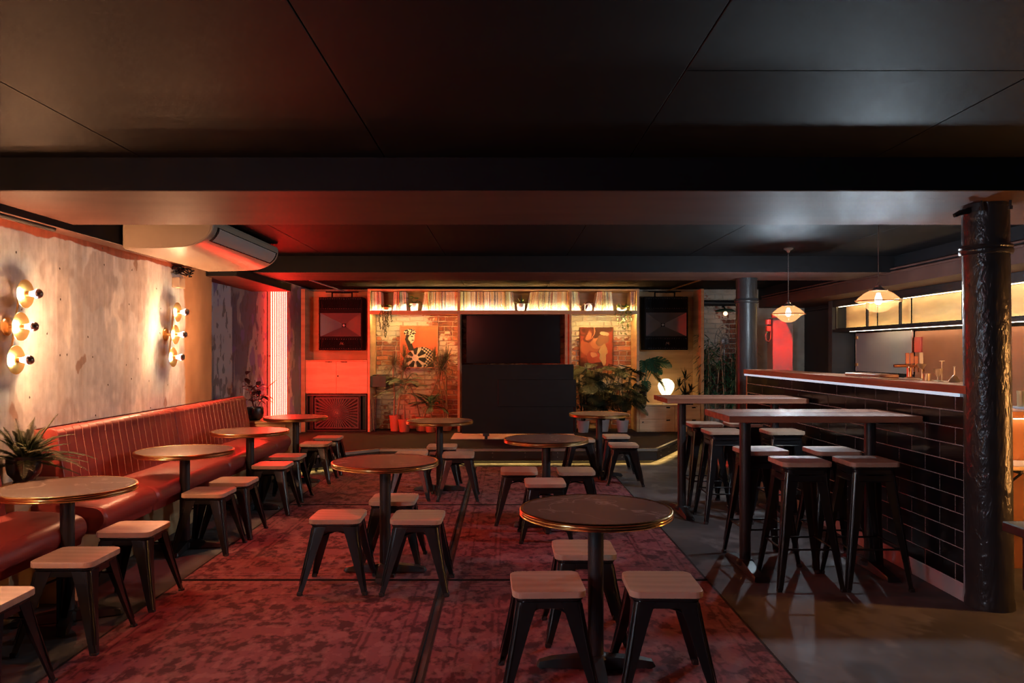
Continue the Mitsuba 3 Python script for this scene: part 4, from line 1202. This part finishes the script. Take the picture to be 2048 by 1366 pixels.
# unseen red lamps, placed out of view to redden rugs and stools
def unseen_red_lamp(label, pos, aim, glow, cut):
    k = thing('unseen_red_lamp', label, 'spot lamp')
    p, d = np.array(pos, float), unit(np.array(aim, float) - np.array(pos, float))
    can = lathe([(.046, 0), (.050, 0), (.050, .11), (.034, .14), (0, .145), (0, .14), (.03, .134), (.046, .105)], 24)
    v, f = arr(can)
    sx = unit(np.cross([0, 0, 1.0], d)); sy = np.cross(d, sx)
    part(k, 'can', ((v[:, [0]] * sx + v[:, [1]] * sy - (v[:, [2]] - .02) * d) + p, f[:, ::-1]), 'blacksatin', 30)
    part(k, 'bracket', tube([tuple(p - d * .06), tuple(p - d * .06 + np.array([0, 0, .04])), (p[0] - d[0] * .06, p[1] - d[1] * .06, 2.476)], .007, 8), 'blacksatin', True)
    scene[k + '__beam'] = {'type': 'spot', 'sampling_weight': 3.0, 'intensity': rgb(*GLOW[glow]), 'cutoff_angle': cut, 'beam_width': cut * .45,
                           'to_world': T().look_at(origin=list(map(float, p + d * .03)), target=list(map(float, aim)), up=[0, .1, 1])}


def unit(v):
    v = np.asarray(v, float)
    return v / (np.linalg.norm(v) + 1e-12)


unseen_red_lamp('unseen red lamp behind the nearest beam, placed to redden rugs and stools', (-1.80, 5.33, 2.40), (-.75, 5.15, 0), 'unseen_rug_spot', 58.0)
unseen_red_lamp('unseen red lamp beside the camera, placed to redden front edges and rugs', (-1.6, .2, 2.30), (-.5, 4.0, .2), 'unseen_front_spot', 42.0)
# service side at the right of the pillar
k = thing('service_counter', 'lit service counter seen at the right picture edge behind the pillar', 'counter')
part(k, 'front_edge', bx((3.36, 5.12, 1.015), (4.7, 5.5, 1.062), .004), 'counter', False)
part(k, 'front', bx((3.40, 5.18, 0), (4.7, 5.2, 1.01), .003), 'copper', False)
part(k, 'light_strip', box0((3.40, 5.14, 1.006), (4.7, 5.15, 1.0145)), 'lampwhite', False, emit('service_led', .8), label='warm light strip under its edge')
part(k, 'low_shelf', bx((3.2, 4.9, .70), (4.7, 5.17, .73), .004), 'plypale', False)
for x in (3.3, 3.9, 4.5):
    part(k, 'bracket', join([bx((x, 4.93, .675), (x + .02, 5.17, .6995), .002), tube([(x + .01, 4.94, .675), (x + .01, 5.05, .60), (x + .01, 5.16, .45)], .008, 6)]), 'blacksatin', False)
k = thing('glass_rack', 'rack of glasses under a light behind the pillar at the right picture edge', 'glass rack')
part(k, 'tray', bx((3.55, 5.22, 1.0625), (4.3, 5.46, 1.075), .003), 'steel', False)
for i in range(6):
    for j in range(2):
        part(k, 'glass', move(lathe([(0, 0), (.03, 0), (.034, .11), (.031, .11), (.028, .006), (0, .006)], 20), 3.62 + i * .12, 5.29 + j * .1, 1.0755), 'clearish')
k = thing('side_table', 'black table corner at the lower right picture edge', 'table')
part(k, 'top', bx((2.257, 2.6, .645), (3.2, 3.50, .69), .005), 'blacksatin', False)
part(k, 'apron', bx((2.33, 2.66, .385), (3.15, 3.47, .6445), .004), 'blacksatin', False)
for x in (2.6, 3.1):
    for y in (2.75, 3.2):
        part(k, 'leg', bx((x - .025, y - .025, 0), (x + .025, y + .025, .3845), .004), 'blacksatin', False)
k = thing('unseen_service_lamp', 'unseen upright warm tube lamp, placed for the orange sheen on the near pillar', 'lamp')  # out of view, placed for the orange sheen on the pillar
part(k, 'tube', tube([(3.62, 4.10, z) for z in np.linspace(.55, 1.65, 8)], .03, 16), 'lampwhite', True, emit('service', 1.5))
part(k, 'fitting', join([move(lathe([(0, 0), (.045, 0), (.045, .05), (0, .05)], 20), 3.62, 4.10, z) for z in (.495, 1.655)]), 'blacksatin')
part(k, 'stand', join([tube([(3.68, 4.08, .002), (3.68, 4.08, 1.70)], .012, 8), bx((3.615, 4.07, 1.69), (3.69, 4.12, 1.71), .003), bx((3.615, 4.07, .48), (3.69, 4.12, .50), .003)]), 'blacksatin')

# right-hand brick corner: wall light, wire cage
k = thing('corner_lamp', 'teal-rimmed wall lamp on the bricks left of the far pillar', 'wall lamp')
part(k, 'hood', move(lathe([(0, .03), (.10, .02), (.16, -.012), (.16, -.02), (0, -.004)], 32), 3.55, YB - .20, 2.12), 'leafdeep')
part(k, 'bulb', ball(.036, (3.55, YB - .20, 2.07), 2), 'lampwhite', True, emit('corner', .6))
part(k, 'bracket', tube([(3.55, YB - .20, 2.13), (3.55, YB - .10, 2.19), (3.55, YB + .0, 2.19)], .012, 8), 'blacksatin', True)
part(k, 'duct', tube([(3.20, YB - .10, 2.245), (3.9, YB - .10, 2.245)], .05, 14), 'blacksatin', True)
k = thing('wire_fan', 'oval wire guard of a fan among the tall plants', 'fan')
fx, fy, fz = 3.50, YB - .34, 1.62
loop = lambda a, b, dx=0: [(fx + dx + a * math.cos(t), fy, fz + b * math.sin(t)) for t in np.linspace(0, 2 * PI, 33)]
part(k, 'guard', join([tube(loop(.155 * q, .27 * q), .003, 6) for q in (1, .75, .45)] + [tube([(fx + .155 * math.cos(t), fy, fz + .27 * math.sin(t)), (fx, fy - .04, fz)], .003, 5) for t in np.arange(14) * PI / 7]), 'wire', True)
part(k, 'motor', move(lathe([(0, 0), (.05, 0), (.055, .08), (0, .1)], 20), fx, fy + .06, fz, rx=PI / 2), 'steel')
part(k, 'stand', tube([(fx, fy + .03, fz), (fx, fy + .03, .20)], .012, 8), 'steel', True)
part(k, 'foot', move(lathe([(0, 0), (.12, 0), (.12, .01), (.02, .03), (0, .03)], 24), fx, fy + .03, 0.0005), 'steel')

# ================================================================== PLANTS
def unit(v):
    v = np.asarray(v, float)
    return v / (np.linalg.norm(v) + 1e-12)


def blade(p, d, L, W, droop, n=5, peak=.4, fold=.15):
    """A leaf blade: three columns of vertices along a drooping midrib."""
    p, d = np.asarray(p, float), unit(d)
    side = np.cross(d, [0, 0, 1.0])
    side = unit(side) if np.linalg.norm(side) > 1e-3 else np.array([1.0, 0, 0])
    vs, f = [], []
    for i in range(n + 1):
        t = i / n
        c = p + d * L * t - np.array([0, 0, droop * L * t * t])
        w = W * .5 * (math.sin(PI * min(1, t ** (math.log(.5) / math.log(peak)))) ** .8 + .06 * (1 - t))
        up = np.array([0, 0, fold * w])
        vs += [c - side * w + up, c, c + side * w + up]
        if i:
            a = (i - 1) * 3
            for k in (0, 1):
                f += [(a + k, a + k + 1, a + k + 4), (a + k, a + k + 4, a + k + 3)]
    return np.array(vs), np.array(f)


def frond(p, d, L, droop, pairs, pl, pw, pdroop=.3, taper=1.0, start=.12, sweep=.35, rise=.25):
    """A feather leaf: a thin rib with pairs of narrow leaflets."""
    p, d = np.asarray(p, float), unit(d)
    c = lambda t: p + d * L * t - np.array([0, 0, droop * L * t * t])
    ms = [tube([c(t) for t in np.linspace(0, 1, 8)], [.0035 * (1 - .8 * t) for t in np.linspace(0, 1, 8)], 5)]
    for i in range(pairs):
        t = start + (1 - start) * i / (pairs - 1)
        tan = unit(c(min(1, t + .02)) - c(t - .02))
        side = unit(np.cross(tan, [0, 0, 1.0]))
        s = (math.sin(PI * (.12 + .85 * t)) ** .7) * (1 - .35 * taper * t)
        for k in (-1, 1):
            ms.append(blade(c(t), unit(side * k + tan * sweep + np.array([0, 0, rise * R.uniform(.2, 1)])), pl * s * R.uniform(.9, 1.1), pw, pdroop, 3, .35))
    v, f = join(ms)
    v[:, 0] = np.maximum(v[:, 0], XL + .012)
    return v, f


def pot(name_r, r0, r1, h, lip=.008, foot=False):
    pr = [(0, .0), (r0 * .98, .0), (r0, .006), (r1, h - .004), (r1 - .002, h), (r1 - lip, h), (r1 - lip - .004, h - .03), (0, h - .03)]
    return lathe(pr, 40)


def disk_soil(r, z):
    return lathe([(0, z + .006), (r * .6, z + .004), (r, z)], 28)


def fan_pts(n, e0, e1, seed):
    q = random.Random(seed)
    for i in range(n):
        a = 2.39996 * i + q.uniform(-.2, .2)
        e = math.radians(e0 + (e1 - e0) * (i + .5) / n + q.uniform(-6, 6))
        yield a, e, q


# --- fern in a black footed pot
px_, py_, pz_ = -2.895, 4.60, .6725
px_ = -2.872
k = thing('potted_fern', 'large arching fern in a glossy black pot on the ledge at the left', 'plant')
part(k, 'pot', move(lathe([(0, 0), (.058, 0), (.060, .010), (.058, .022), (.068, .036), (.088, .062), (.095, .095), (.0955, .165), (.093, .168), (.089, .165), (.086, .13), (0, .13)], 48), px_, py_, pz_), 'potblack', 40, label='glossy black footed pot')
part(k, 'soil', move(disk_soil(.086, .131), px_, py_, pz_), 'soil', True)
b = np.array([px_, py_, pz_ + .13])
for a, e, q in fan_pts(56, 86, 0, 3):
    d = (max(-.25, math.cos(a)) if True else 0, math.sin(a), 0)
    d = np.array([math.cos(a) * math.cos(e), math.sin(a) * math.cos(e), math.sin(e)])
    if d[0] < -.30:
        d[0] = -.30 * q.uniform(.3, 1)
    L = q.uniform(.24, .38)
    part(k, 'frond', frond(b + np.array([d[0], d[1], 0]) * .03, d, L, q.uniform(.15, .45), 30, .050, .0125, .15), 'leaffern', True)
for d, L, dr_ in (((.75, -.22, .30), .50, .42), ((.80, .12, .42), .46, .45), ((.70, -.3, .55), .44, .50), ((.55, -.5, .5), .36, .35), ((.62, .10, .72), .42, .38)):
    part(k, 'frond', frond(b, d, L, dr_, 34, .052, .0125, .15), 'leaffern', True)

# --- plum-leaved plant at the far end
k = thing('potted_plum_plant', 'dark plum-leaved plant in a black bowl on the end ledge before the neon tubes', 'plant')
cx, cy, cz = -2.87, 8.84, .6725
part(k, 'pot', move(lathe([(0, 0), (.055, 0), (.088, .03), (.10, .075), (.096, .13), (.088, .15), (.082, .15), (.08, .125), (0, .125)], 40), cx, cy, cz), 'potblack', 40)
part(k, 'soil', move(disk_soil(.080, .126), cx, cy, cz), 'soil', True)
stems = []
for (dx, dy, h, L) in ((-.10, 0, .40, .0), (-.05, -.02, .30, 0), (.02, .03, .26, 0), (.06, 0, .20, 0), (.11, -.02, .18, 0), (-.02, -.06, .16, 0), (.0, .0, .34, 0)):
    stems.append(tube([(cx + dx * .1, cy + dy * .1, cz + .12), (cx + dx * .6, cy + dy * .6, cz + .12 + h * .5), (cx + dx, cy + dy, cz + .12 + h)], .004, 6))
    for q in range(5):
        a = R.uniform(0, 2 * PI)
        t = R.uniform(.45, 1)
        o = np.array([cx + dx * t, cy + dy * t, cz + .12 + h * t])
        part(k, 'leaf', blade(o, (math.cos(a) + 2 * dx, math.sin(a) * .7, R.uniform(.1, 1.1)), R.uniform(.12, .20), .058, R.uniform(.1, .7), 6, .45), 'leafplum', True)
for d in ((-.35, 0, 1), (-.2, -.1, 1), (1.0, -.1, .9)):
    part(k, 'leaf', blade((cx + d[0] * .12, cy, cz + .35), d, .20, .034, .05, 6, .5), 'leafplum', True)
part(k, 'stems', join(stems), 'leafplum', True)


# --- dracaenas with bare canes
def dracaena(label, x, y, z, pr, canes, potm='potred', leaf='leafdrac', L=.30, nl=64, group=None, pot_h=.25, wd=.013, drp=(.15, .75)):
    k = thing('potted_dracaena', label, 'plant', group)
    part(k, 'pot', move(pot('', pr * .78, pr, pot_h), x, y, z), potm, 40)
    part(k, 'soil', move(disk_soil(pr - .014, pot_h - .029), x, y, z), 'soil', True)
    for i, (tx, tz, bx_, tw) in enumerate(canes):
        top = np.array([x + tx, y + tw, z + tz])
        c = part(k, 'cane', tube([(x + bx_, y, z + pot_h - .04), (x + bx_ + (tx - bx_) * .35 + .012, y + tw * .4, z + pot_h + (tz - pot_h) * .4), (x + bx_ + (tx - bx_) * .8 - .008, y + tw * .8, z + pot_h + (tz - pot_h) * .8), tuple(top)], [.013, .012, .011, .010], 8), 'stem', True)
        ms = []
        for a, e, q in fan_pts(nl, 88, -18, i * 7 + int(abs(x) * 100)):
            d = (math.cos(a) * math.cos(e), math.sin(a) * math.cos(e) * .7, math.sin(e))
            ms.append(blade(top + np.array([0, 0, -.05 * R.random()]), d, L * q.uniform(.75, 1.1), wd, q.uniform(*drp) * math.cos(e), 5, .25))
        part(c, 'crown', join(ms), leaf, True)
    return k


dracaena('spiky dracaena on two bare canes in the leftmost tall red pot', -1.74, 12.22, .2, .095, [(-.03, 1.05, -.02, 0), (.14, 1.18, .03, .02)], pot_h=.25)
dracaena('spiky dracaena with short canes in the middle red pot', -1.32, 12.26, .2, .115, [(.34, 1.06, .02, 0), (-.28, .98, -.03, -.03)], pot_h=.22)
dracaena('spiky dracaena on two canes right of the framed print', -.93, 12.28, .2, .10, [(-.0, 1.14, -.02, 0), (-.08, .98, .02, -.05), (-.20, 1.12, -.03, 0)], pot_h=.20)
# palms among them
def palm(label, x, y, z, h, n, L, seed, potm='potred', lean=0.0, elev=(75, 15)):
    k = thing('potted_palm', label, 'plant')
    part(k, 'pot', move(pot('', .075, .10, .2), x, y, z), potm, 40)
    part(k, 'soil', move(disk_soil(.086, .171), x, y, z), 'soil', True)
    for i, (a, e, q) in enumerate(fan_pts(n, elev[0], elev[1], seed)):
        d = np.array([math.cos(a) * math.cos(e) + lean, math.sin(a) * math.cos(e) * .55, math.sin(e)])
        b0 = np.array([x, y, z + h * q.uniform(.8, 1)])
        f = part(k, 'frond', frond(b0, d, L * q.uniform(.8, 1.15), q.uniform(.35, .7), 30, .16, .0085, .35, .5, .2, .9, .2), 'leafpalm', True)
        part(f, 'stalk', tube([(x + .02 * math.cos(a), y + .02 * math.sin(a), z + .17), tuple(b0 * .5 + np.array([x, y, z + .17]) * .5), tuple(b0)], .005, 6), 'stem', True)
    return k


palm('green feathery palm arching over the turntable', -1.58, 12.10, .2, .74, 17, .50, 5, elev=(70, 0))
palm('smaller feathery palm low before the brick wall, under the print', -1.16, 12.06, .2, .46, 16, .34, 9)


# --- big lobed leaves
def lobed(L, W, slots, depth, seed, n=60):
    """Outline of a lobed leaf in the xy plane, stalk at the origin, tip along +y."""
    q = random.Random(seed)
    pts = []
    for i in range(n):
        t = 2 * PI * i / n
        r = (1 - .22 * math.cos(t)) if True else 1
        x = W * .5 * math.sin(t) * (1 + .12 * math.cos(t))
        y = L * .5 * (1 - math.cos(t)) - L * .10 * math.exp(-((t if t < PI else 2 * PI - t) / .5) ** 2) * (-1)
        pts.append((x, y))
    g = Polygon(pts).buffer(0)
    g = g.difference(Polygon([(-.02 * W, -.2 * L), (.02 * W, -.2 * L), (0, .14 * L)]))
    for s in (-1, 1):
        for i in range(slots):
            y0 = L * (.12 + .72 * i / slots)
            an = math.radians(58 - 30 * i / slots)
            wd = L * .026
            dx, dy = math.sin(an) * s, math.cos(an)
            st = W * .5 * (1 - depth) * q.uniform(.85, 1.1)
            a = np.array([dx * st, y0 + dy * st])
            b_ = a + np.array([dx, dy]) * W
            pn = np.array([dy, -dx])
            g = g.difference(Polygon([a + pn * wd * .2, b_ + pn * wd * 2.2, b_ - pn * wd * 2.2, a - pn * wd * .2]))
    if hasattr(g, 'geoms'):
        g = max(g.geoms, key=lambda e: e.area)
    return g


def leaf_mesh(poly, fold=.25, curl=.35):
    v, f = arr(trimesh.creation.extrude_polygon(poly, .0012, engine='earcut'))
    L = v[:, 1].max()
    v = v.copy()
    v[:, 2] += fold * np.abs(v[:, 0]) * .6 - curl * L * (v[:, 1] / L) ** 2 - .25 * np.abs(v[:, 0]) ** 2 / max(L, .01)
    return v, f


def place_leaf(m, p, d, roll=0):
    """The leaf's +y goes along d, its face up."""
    v, f = arr(m)
    d = unit(d)
    s = np.cross(d, [0, 0, 1.0]); s = unit(s) if np.linalg.norm(s) > 1e-3 else np.array([1.0, 0, 0])
    u = np.cross(s, d)
    c, t = math.cos(roll), math.sin(roll)
    s, u = s * c + u * t, u * c - s * t
    return v[:, [0]] * s + v[:, [1]] * d + v[:, [2]] * u + np.asarray(p), f


# monstera on the drawers
k = thing('potted_monstera', 'green monstera with slit leaves in a dark pot left of the glowing lamp', 'plant')
cx, cy, cz = 2.19, 12.24, .6255
part(k, 'pot', move(pot('', .055, .068, .205), cx, cy, cz), 'booth', 40)
part(k, 'soil', move(disk_soil(.055, .176), cx, cy, cz), 'soil', True)
for i, (lx_, ly_, lz_, d, s, ro) in enumerate([(.02, -.03, .70, (-.12, -.75, -.65), .22, .2), (.10, -.06, .74, (.22, -.72, -.62), .27, -.3), (.17, .0, .68, (.88, -.28, -.02), .30, .75), (.13, -.02, .50, (.75, -.40, -.55), .36, .5),
                                             (.02, -.08, .38, (.10, -.75, -.65), .19, 0), (.10, .06, .60, (.7, .1, -.25), .24, .9), (-.02, .06, .56, (-.3, -.5, -.6), .20, -.4)]):
    p = np.array([cx + lx_, cy + ly_, cz + lz_])
    l = part(k, 'leaf', place_leaf(leaf_mesh(lobed(s, s * .86, 5, .62, i)), p, d, ro), 'leafdeep', 40)
    part(l, 'stalk', tube([(cx + .01 * (i - 3), cy, cz + .17), (cx + lx_ * .35, cy + ly_ * .4, cz + lz_ * .62), tuple(p)], .005, 6), 'leafdeep', True)

# small dracaena right of the lamp
dracaena('small dark dracaena in a black bowl right of the glowing lamp', 2.86, 12.22, .6255, .115, [(0, .42, 0, 0), (-.10, .30, -.04, -.02), (.08, .22, .03, -.03), (-.02, .18, .0, -.06)], 'booth', 'leafdark', .20, 22, None, .10, .024, (.1, .5))


# --- dark selloum mass in the right brick bay
def selloum(label, x, y, n, seed, hh, potm):
    q = random.Random(seed)
    k = thing('potted_philodendron', label, 'plant')
    part(k, 'pot', move(pot('', .075, .098, .185), x, y, .2), potm, 40)
    part(k, 'soil', move(disk_soil(.084, .156), x, y, .2), 'soil', True)
    for i in range(n):
        a = 2.4 * i + q.uniform(-.4, .4)
        h = hh * q.uniform(.30, 1.0)
        r = q.uniform(.08, .34)
        p = np.array([x + r * math.cos(a), min(y + r * .8 * math.sin(a), 12.42), .36 + h])
        p[0] = min(max(p[0], 1.14), 1.98)
        s = q.uniform(.20, .30)
        d = (math.cos(a) * .8, -abs(math.sin(a)) * .8 - .25, q.uniform(-.45, .15))
        l = part(k, 'leaf', place_leaf(leaf_mesh(lobed(s, s * .95, 7, .78, seed * 50 + i), .2, .3), p, d, q.uniform(-.4, .4)), 'leafdark', 40)
        part(l, 'stalk', tube([(x + .02 * math.cos(a), y, .36), tuple((p + np.array([x, y, .36])) * .5 + np.array([0, 0, .05])), tuple(p)], .0055, 6), 'leafdark', True)


selloum('dark lobed philodendron in the left grey pot beside the black booth', 1.22, 12.0, 26, 1, .86, 'potgrey')
selloum('dark lobed philodendron in the middle grey pot under the painting', 1.55, 12.14, 26, 2, .92, 'potgrey')
selloum('dark lobed philodendron in the right grey pot beside the plywood upright', 1.84, 12.05, 26, 3, .84, 'potgrey')

# --- tall leafy canes in the right corner
def cane_plant(label, x, y, h, seed, n=6):
    q = random.Random(seed)
    k = thing('tall_cane_plant', label, 'plant')
    part(k, 'pot', move(pot('', .11, .14, .28), x, y, 0), 'booth', 40)
    part(k, 'soil', move(disk_soil(.12, .251), x, y, 0), 'soil', True)
    for i in range(n):
        dx, dy = q.uniform(-.16, .16), q.uniform(-.12, .10)
        hh = h * q.uniform(.72, 1)
        c = part(k, 'cane', tube([(x + dx * .3, y + dy * .3, .25), (x + dx * .7, y + dy * .7, hh * .6), (x + dx, y + dy, hh)], [.011, .009, .006], 7), 'stem', True)
        ms = []
        for j in range(60):
            t = .45 + .55 * (j % 30) / 29
            o = np.array([x + dx * t, y + dy * t, hh * t])
            a = q.uniform(0, 2 * PI)
            ms.append(blade(o, (math.cos(a), math.sin(a) * .8, q.uniform(-.2, .7)), q.uniform(.14, .24), .030, q.uniform(.3, .8), 5, .35))
        part(c, 'leaves', join(ms), 'leafdeep' if i % 2 else 'leafpalm', True, kind='stuff')


cane_plant('tall leafy cane plant nearest to the plywood edge in the brick corner', 3.22, 12.12, 1.86, 1)
cane_plant('tall leafy cane plant before the wire fan in the brick corner', 3.50, 12.05, 1.52, 2)
cane_plant('tall leafy cane plant beside the far pillar', 3.72, 12.3, 1.66, 3)

# --- plants on the record shelf
def white_pot(k, x, y, h=.125, r=.070):
    part(k, 'pot', move(pot('', r * .80, r, h), x, y, 2.0905), 'potwhite', 40, label='white pot')
    part(k, 'soil', move(disk_soil(r - .012, h - .029), x, y, 2.0905), 'soil', True)


k = thing('shelf_plant', 'leafy green plant in a white pot in the left part of the record shelf', 'plant')
white_pot(k, -1.432, 12.15)
for a, e, q in fan_pts(16, 75, 0, 21):
    d = (math.cos(a) * math.cos(e), math.sin(a) * math.cos(e) * .6 - .15, math.sin(e) * 1.1)
    p = np.array([-1.432, 12.15, 2.19]) + np.array(d) * q.uniform(.04, .12)
    part(k, 'leaf', blade(p, (d[0], d[1] - .3, d[2] * .4), q.uniform(.07, .10), .062, .4, 6, .4), 'leafgreen', True)
part(k, 'stems', join([tube([(-1.432, 12.15, 2.185), (-1.432 + .06 * math.cos(q), 12.15 + .03 * math.sin(q), 2.27)], .003, 5) for q in range(8)]), 'leafgreen', True)
k = thing('shelf_plant', 'spiky aloe in a white pot in the middle of the record shelf', 'plant')
white_pot(k, .253, 12.14)
for a, e, q in fan_pts(15, 82, 12, 22):
    d = (math.cos(a) * math.cos(e), math.sin(a) * math.cos(e) * .6, math.sin(e))
    part(k, 'leaf', blade((.253, 12.14, 2.19), d, q.uniform(.13, .19), .022, .12, 5, .2, .6), 'leafgreen', True)
k = thing('shelf_plant', 'dark curly plant in a white pot in the right part of the record shelf', 'plant')
white_pot(k, 1.313, 12.14)
for a, e, q in fan_pts(18, 80, 0, 23):
    d = (math.cos(a) * math.cos(e), math.sin(a) * math.cos(e) * .6, math.sin(e))
    part(k, 'leaf', blade((1.313, 12.14, 2.19), d, q.uniform(.14, .19), .035, .85, 7, .5), 'leafplum', True)


def trailing(label, x, y, name_leaf, strands, seed, bead):
    q = random.Random(seed)
    k = thing('trailing_plant', label, 'plant')
    part(k, 'pot', move(lathe([(0, 0), (.06, 0), (.078, .03), (.08, .062), (.074, .062), (.07, .04), (0, .04)], 32), x, y, 2.0905), 'sleeve6', 40)
    tuft = [blade((x + q.uniform(-.07, .07), y + q.uniform(-.03, .04), 2.14 + q.uniform(0, .03)), (q.uniform(-1, 1), q.uniform(-1, .3), q.uniform(.2, 1.2)), q.uniform(.05, .09), .03, .3, 4, .45) for _ in range(46 if not bead else 30)]
    part(k, 'tuft', join(tuft), name_leaf, True, kind='stuff')
    for dx, L in strands:
        pts = [(x + dx * .6, YS + .03, 2.145), (x + dx * .9, YS - .02, 2.12)] + [(x + dx + .008 * math.sin(z * 23 + dx * 50), YS - .03 - .006 * math.cos(z * 17), 2.09 - z) for z in np.linspace(0, L, 12)]
        ms = [tube(pts, .0022, 5)]
        n = int(L / (.017 if bead else .026))
        for i in range(n):
            z = L * i / n
            c = np.array([x + dx + .008 * math.sin(z * 23 + dx * 50), YS - .03, 2.09 - z])
            if bead:
                ms.append(move(trimesh.creation.icosphere(subdivisions=1, radius=.0085), c[0] + q.uniform(-.009, .009), c[1] - .004, c[2]))
            else:
                a = q.uniform(0, 2 * PI)
                ms.append(blade(c, (math.cos(a), -abs(math.sin(a)), q.uniform(-.8, .3)), q.uniform(.03, .05), .026, .3, 3, .45))
        part(k, 'strand', join(ms), name_leaf, True)


trailing('string-of-pearls plant trailing from the left end of the record shelf', -1.86, 12.13, 'leaffern', [(-.09, .29), (-.045, .30), (-.02, .42), (.0, .40), (.02, .25), (.035, .26), (.085, .18)], 31, True)
trailing('bushy ivy trailing from the right end of the record shelf', 1.84, 12.13, 'leaflight', [(-.12, .10), (-.07, .20), (-.03, .36), (.0, .30), (.03, .42), (.06, .26), (.09, .34), (.12, .24), (.10, .14), (.045, .20)], 32, False)
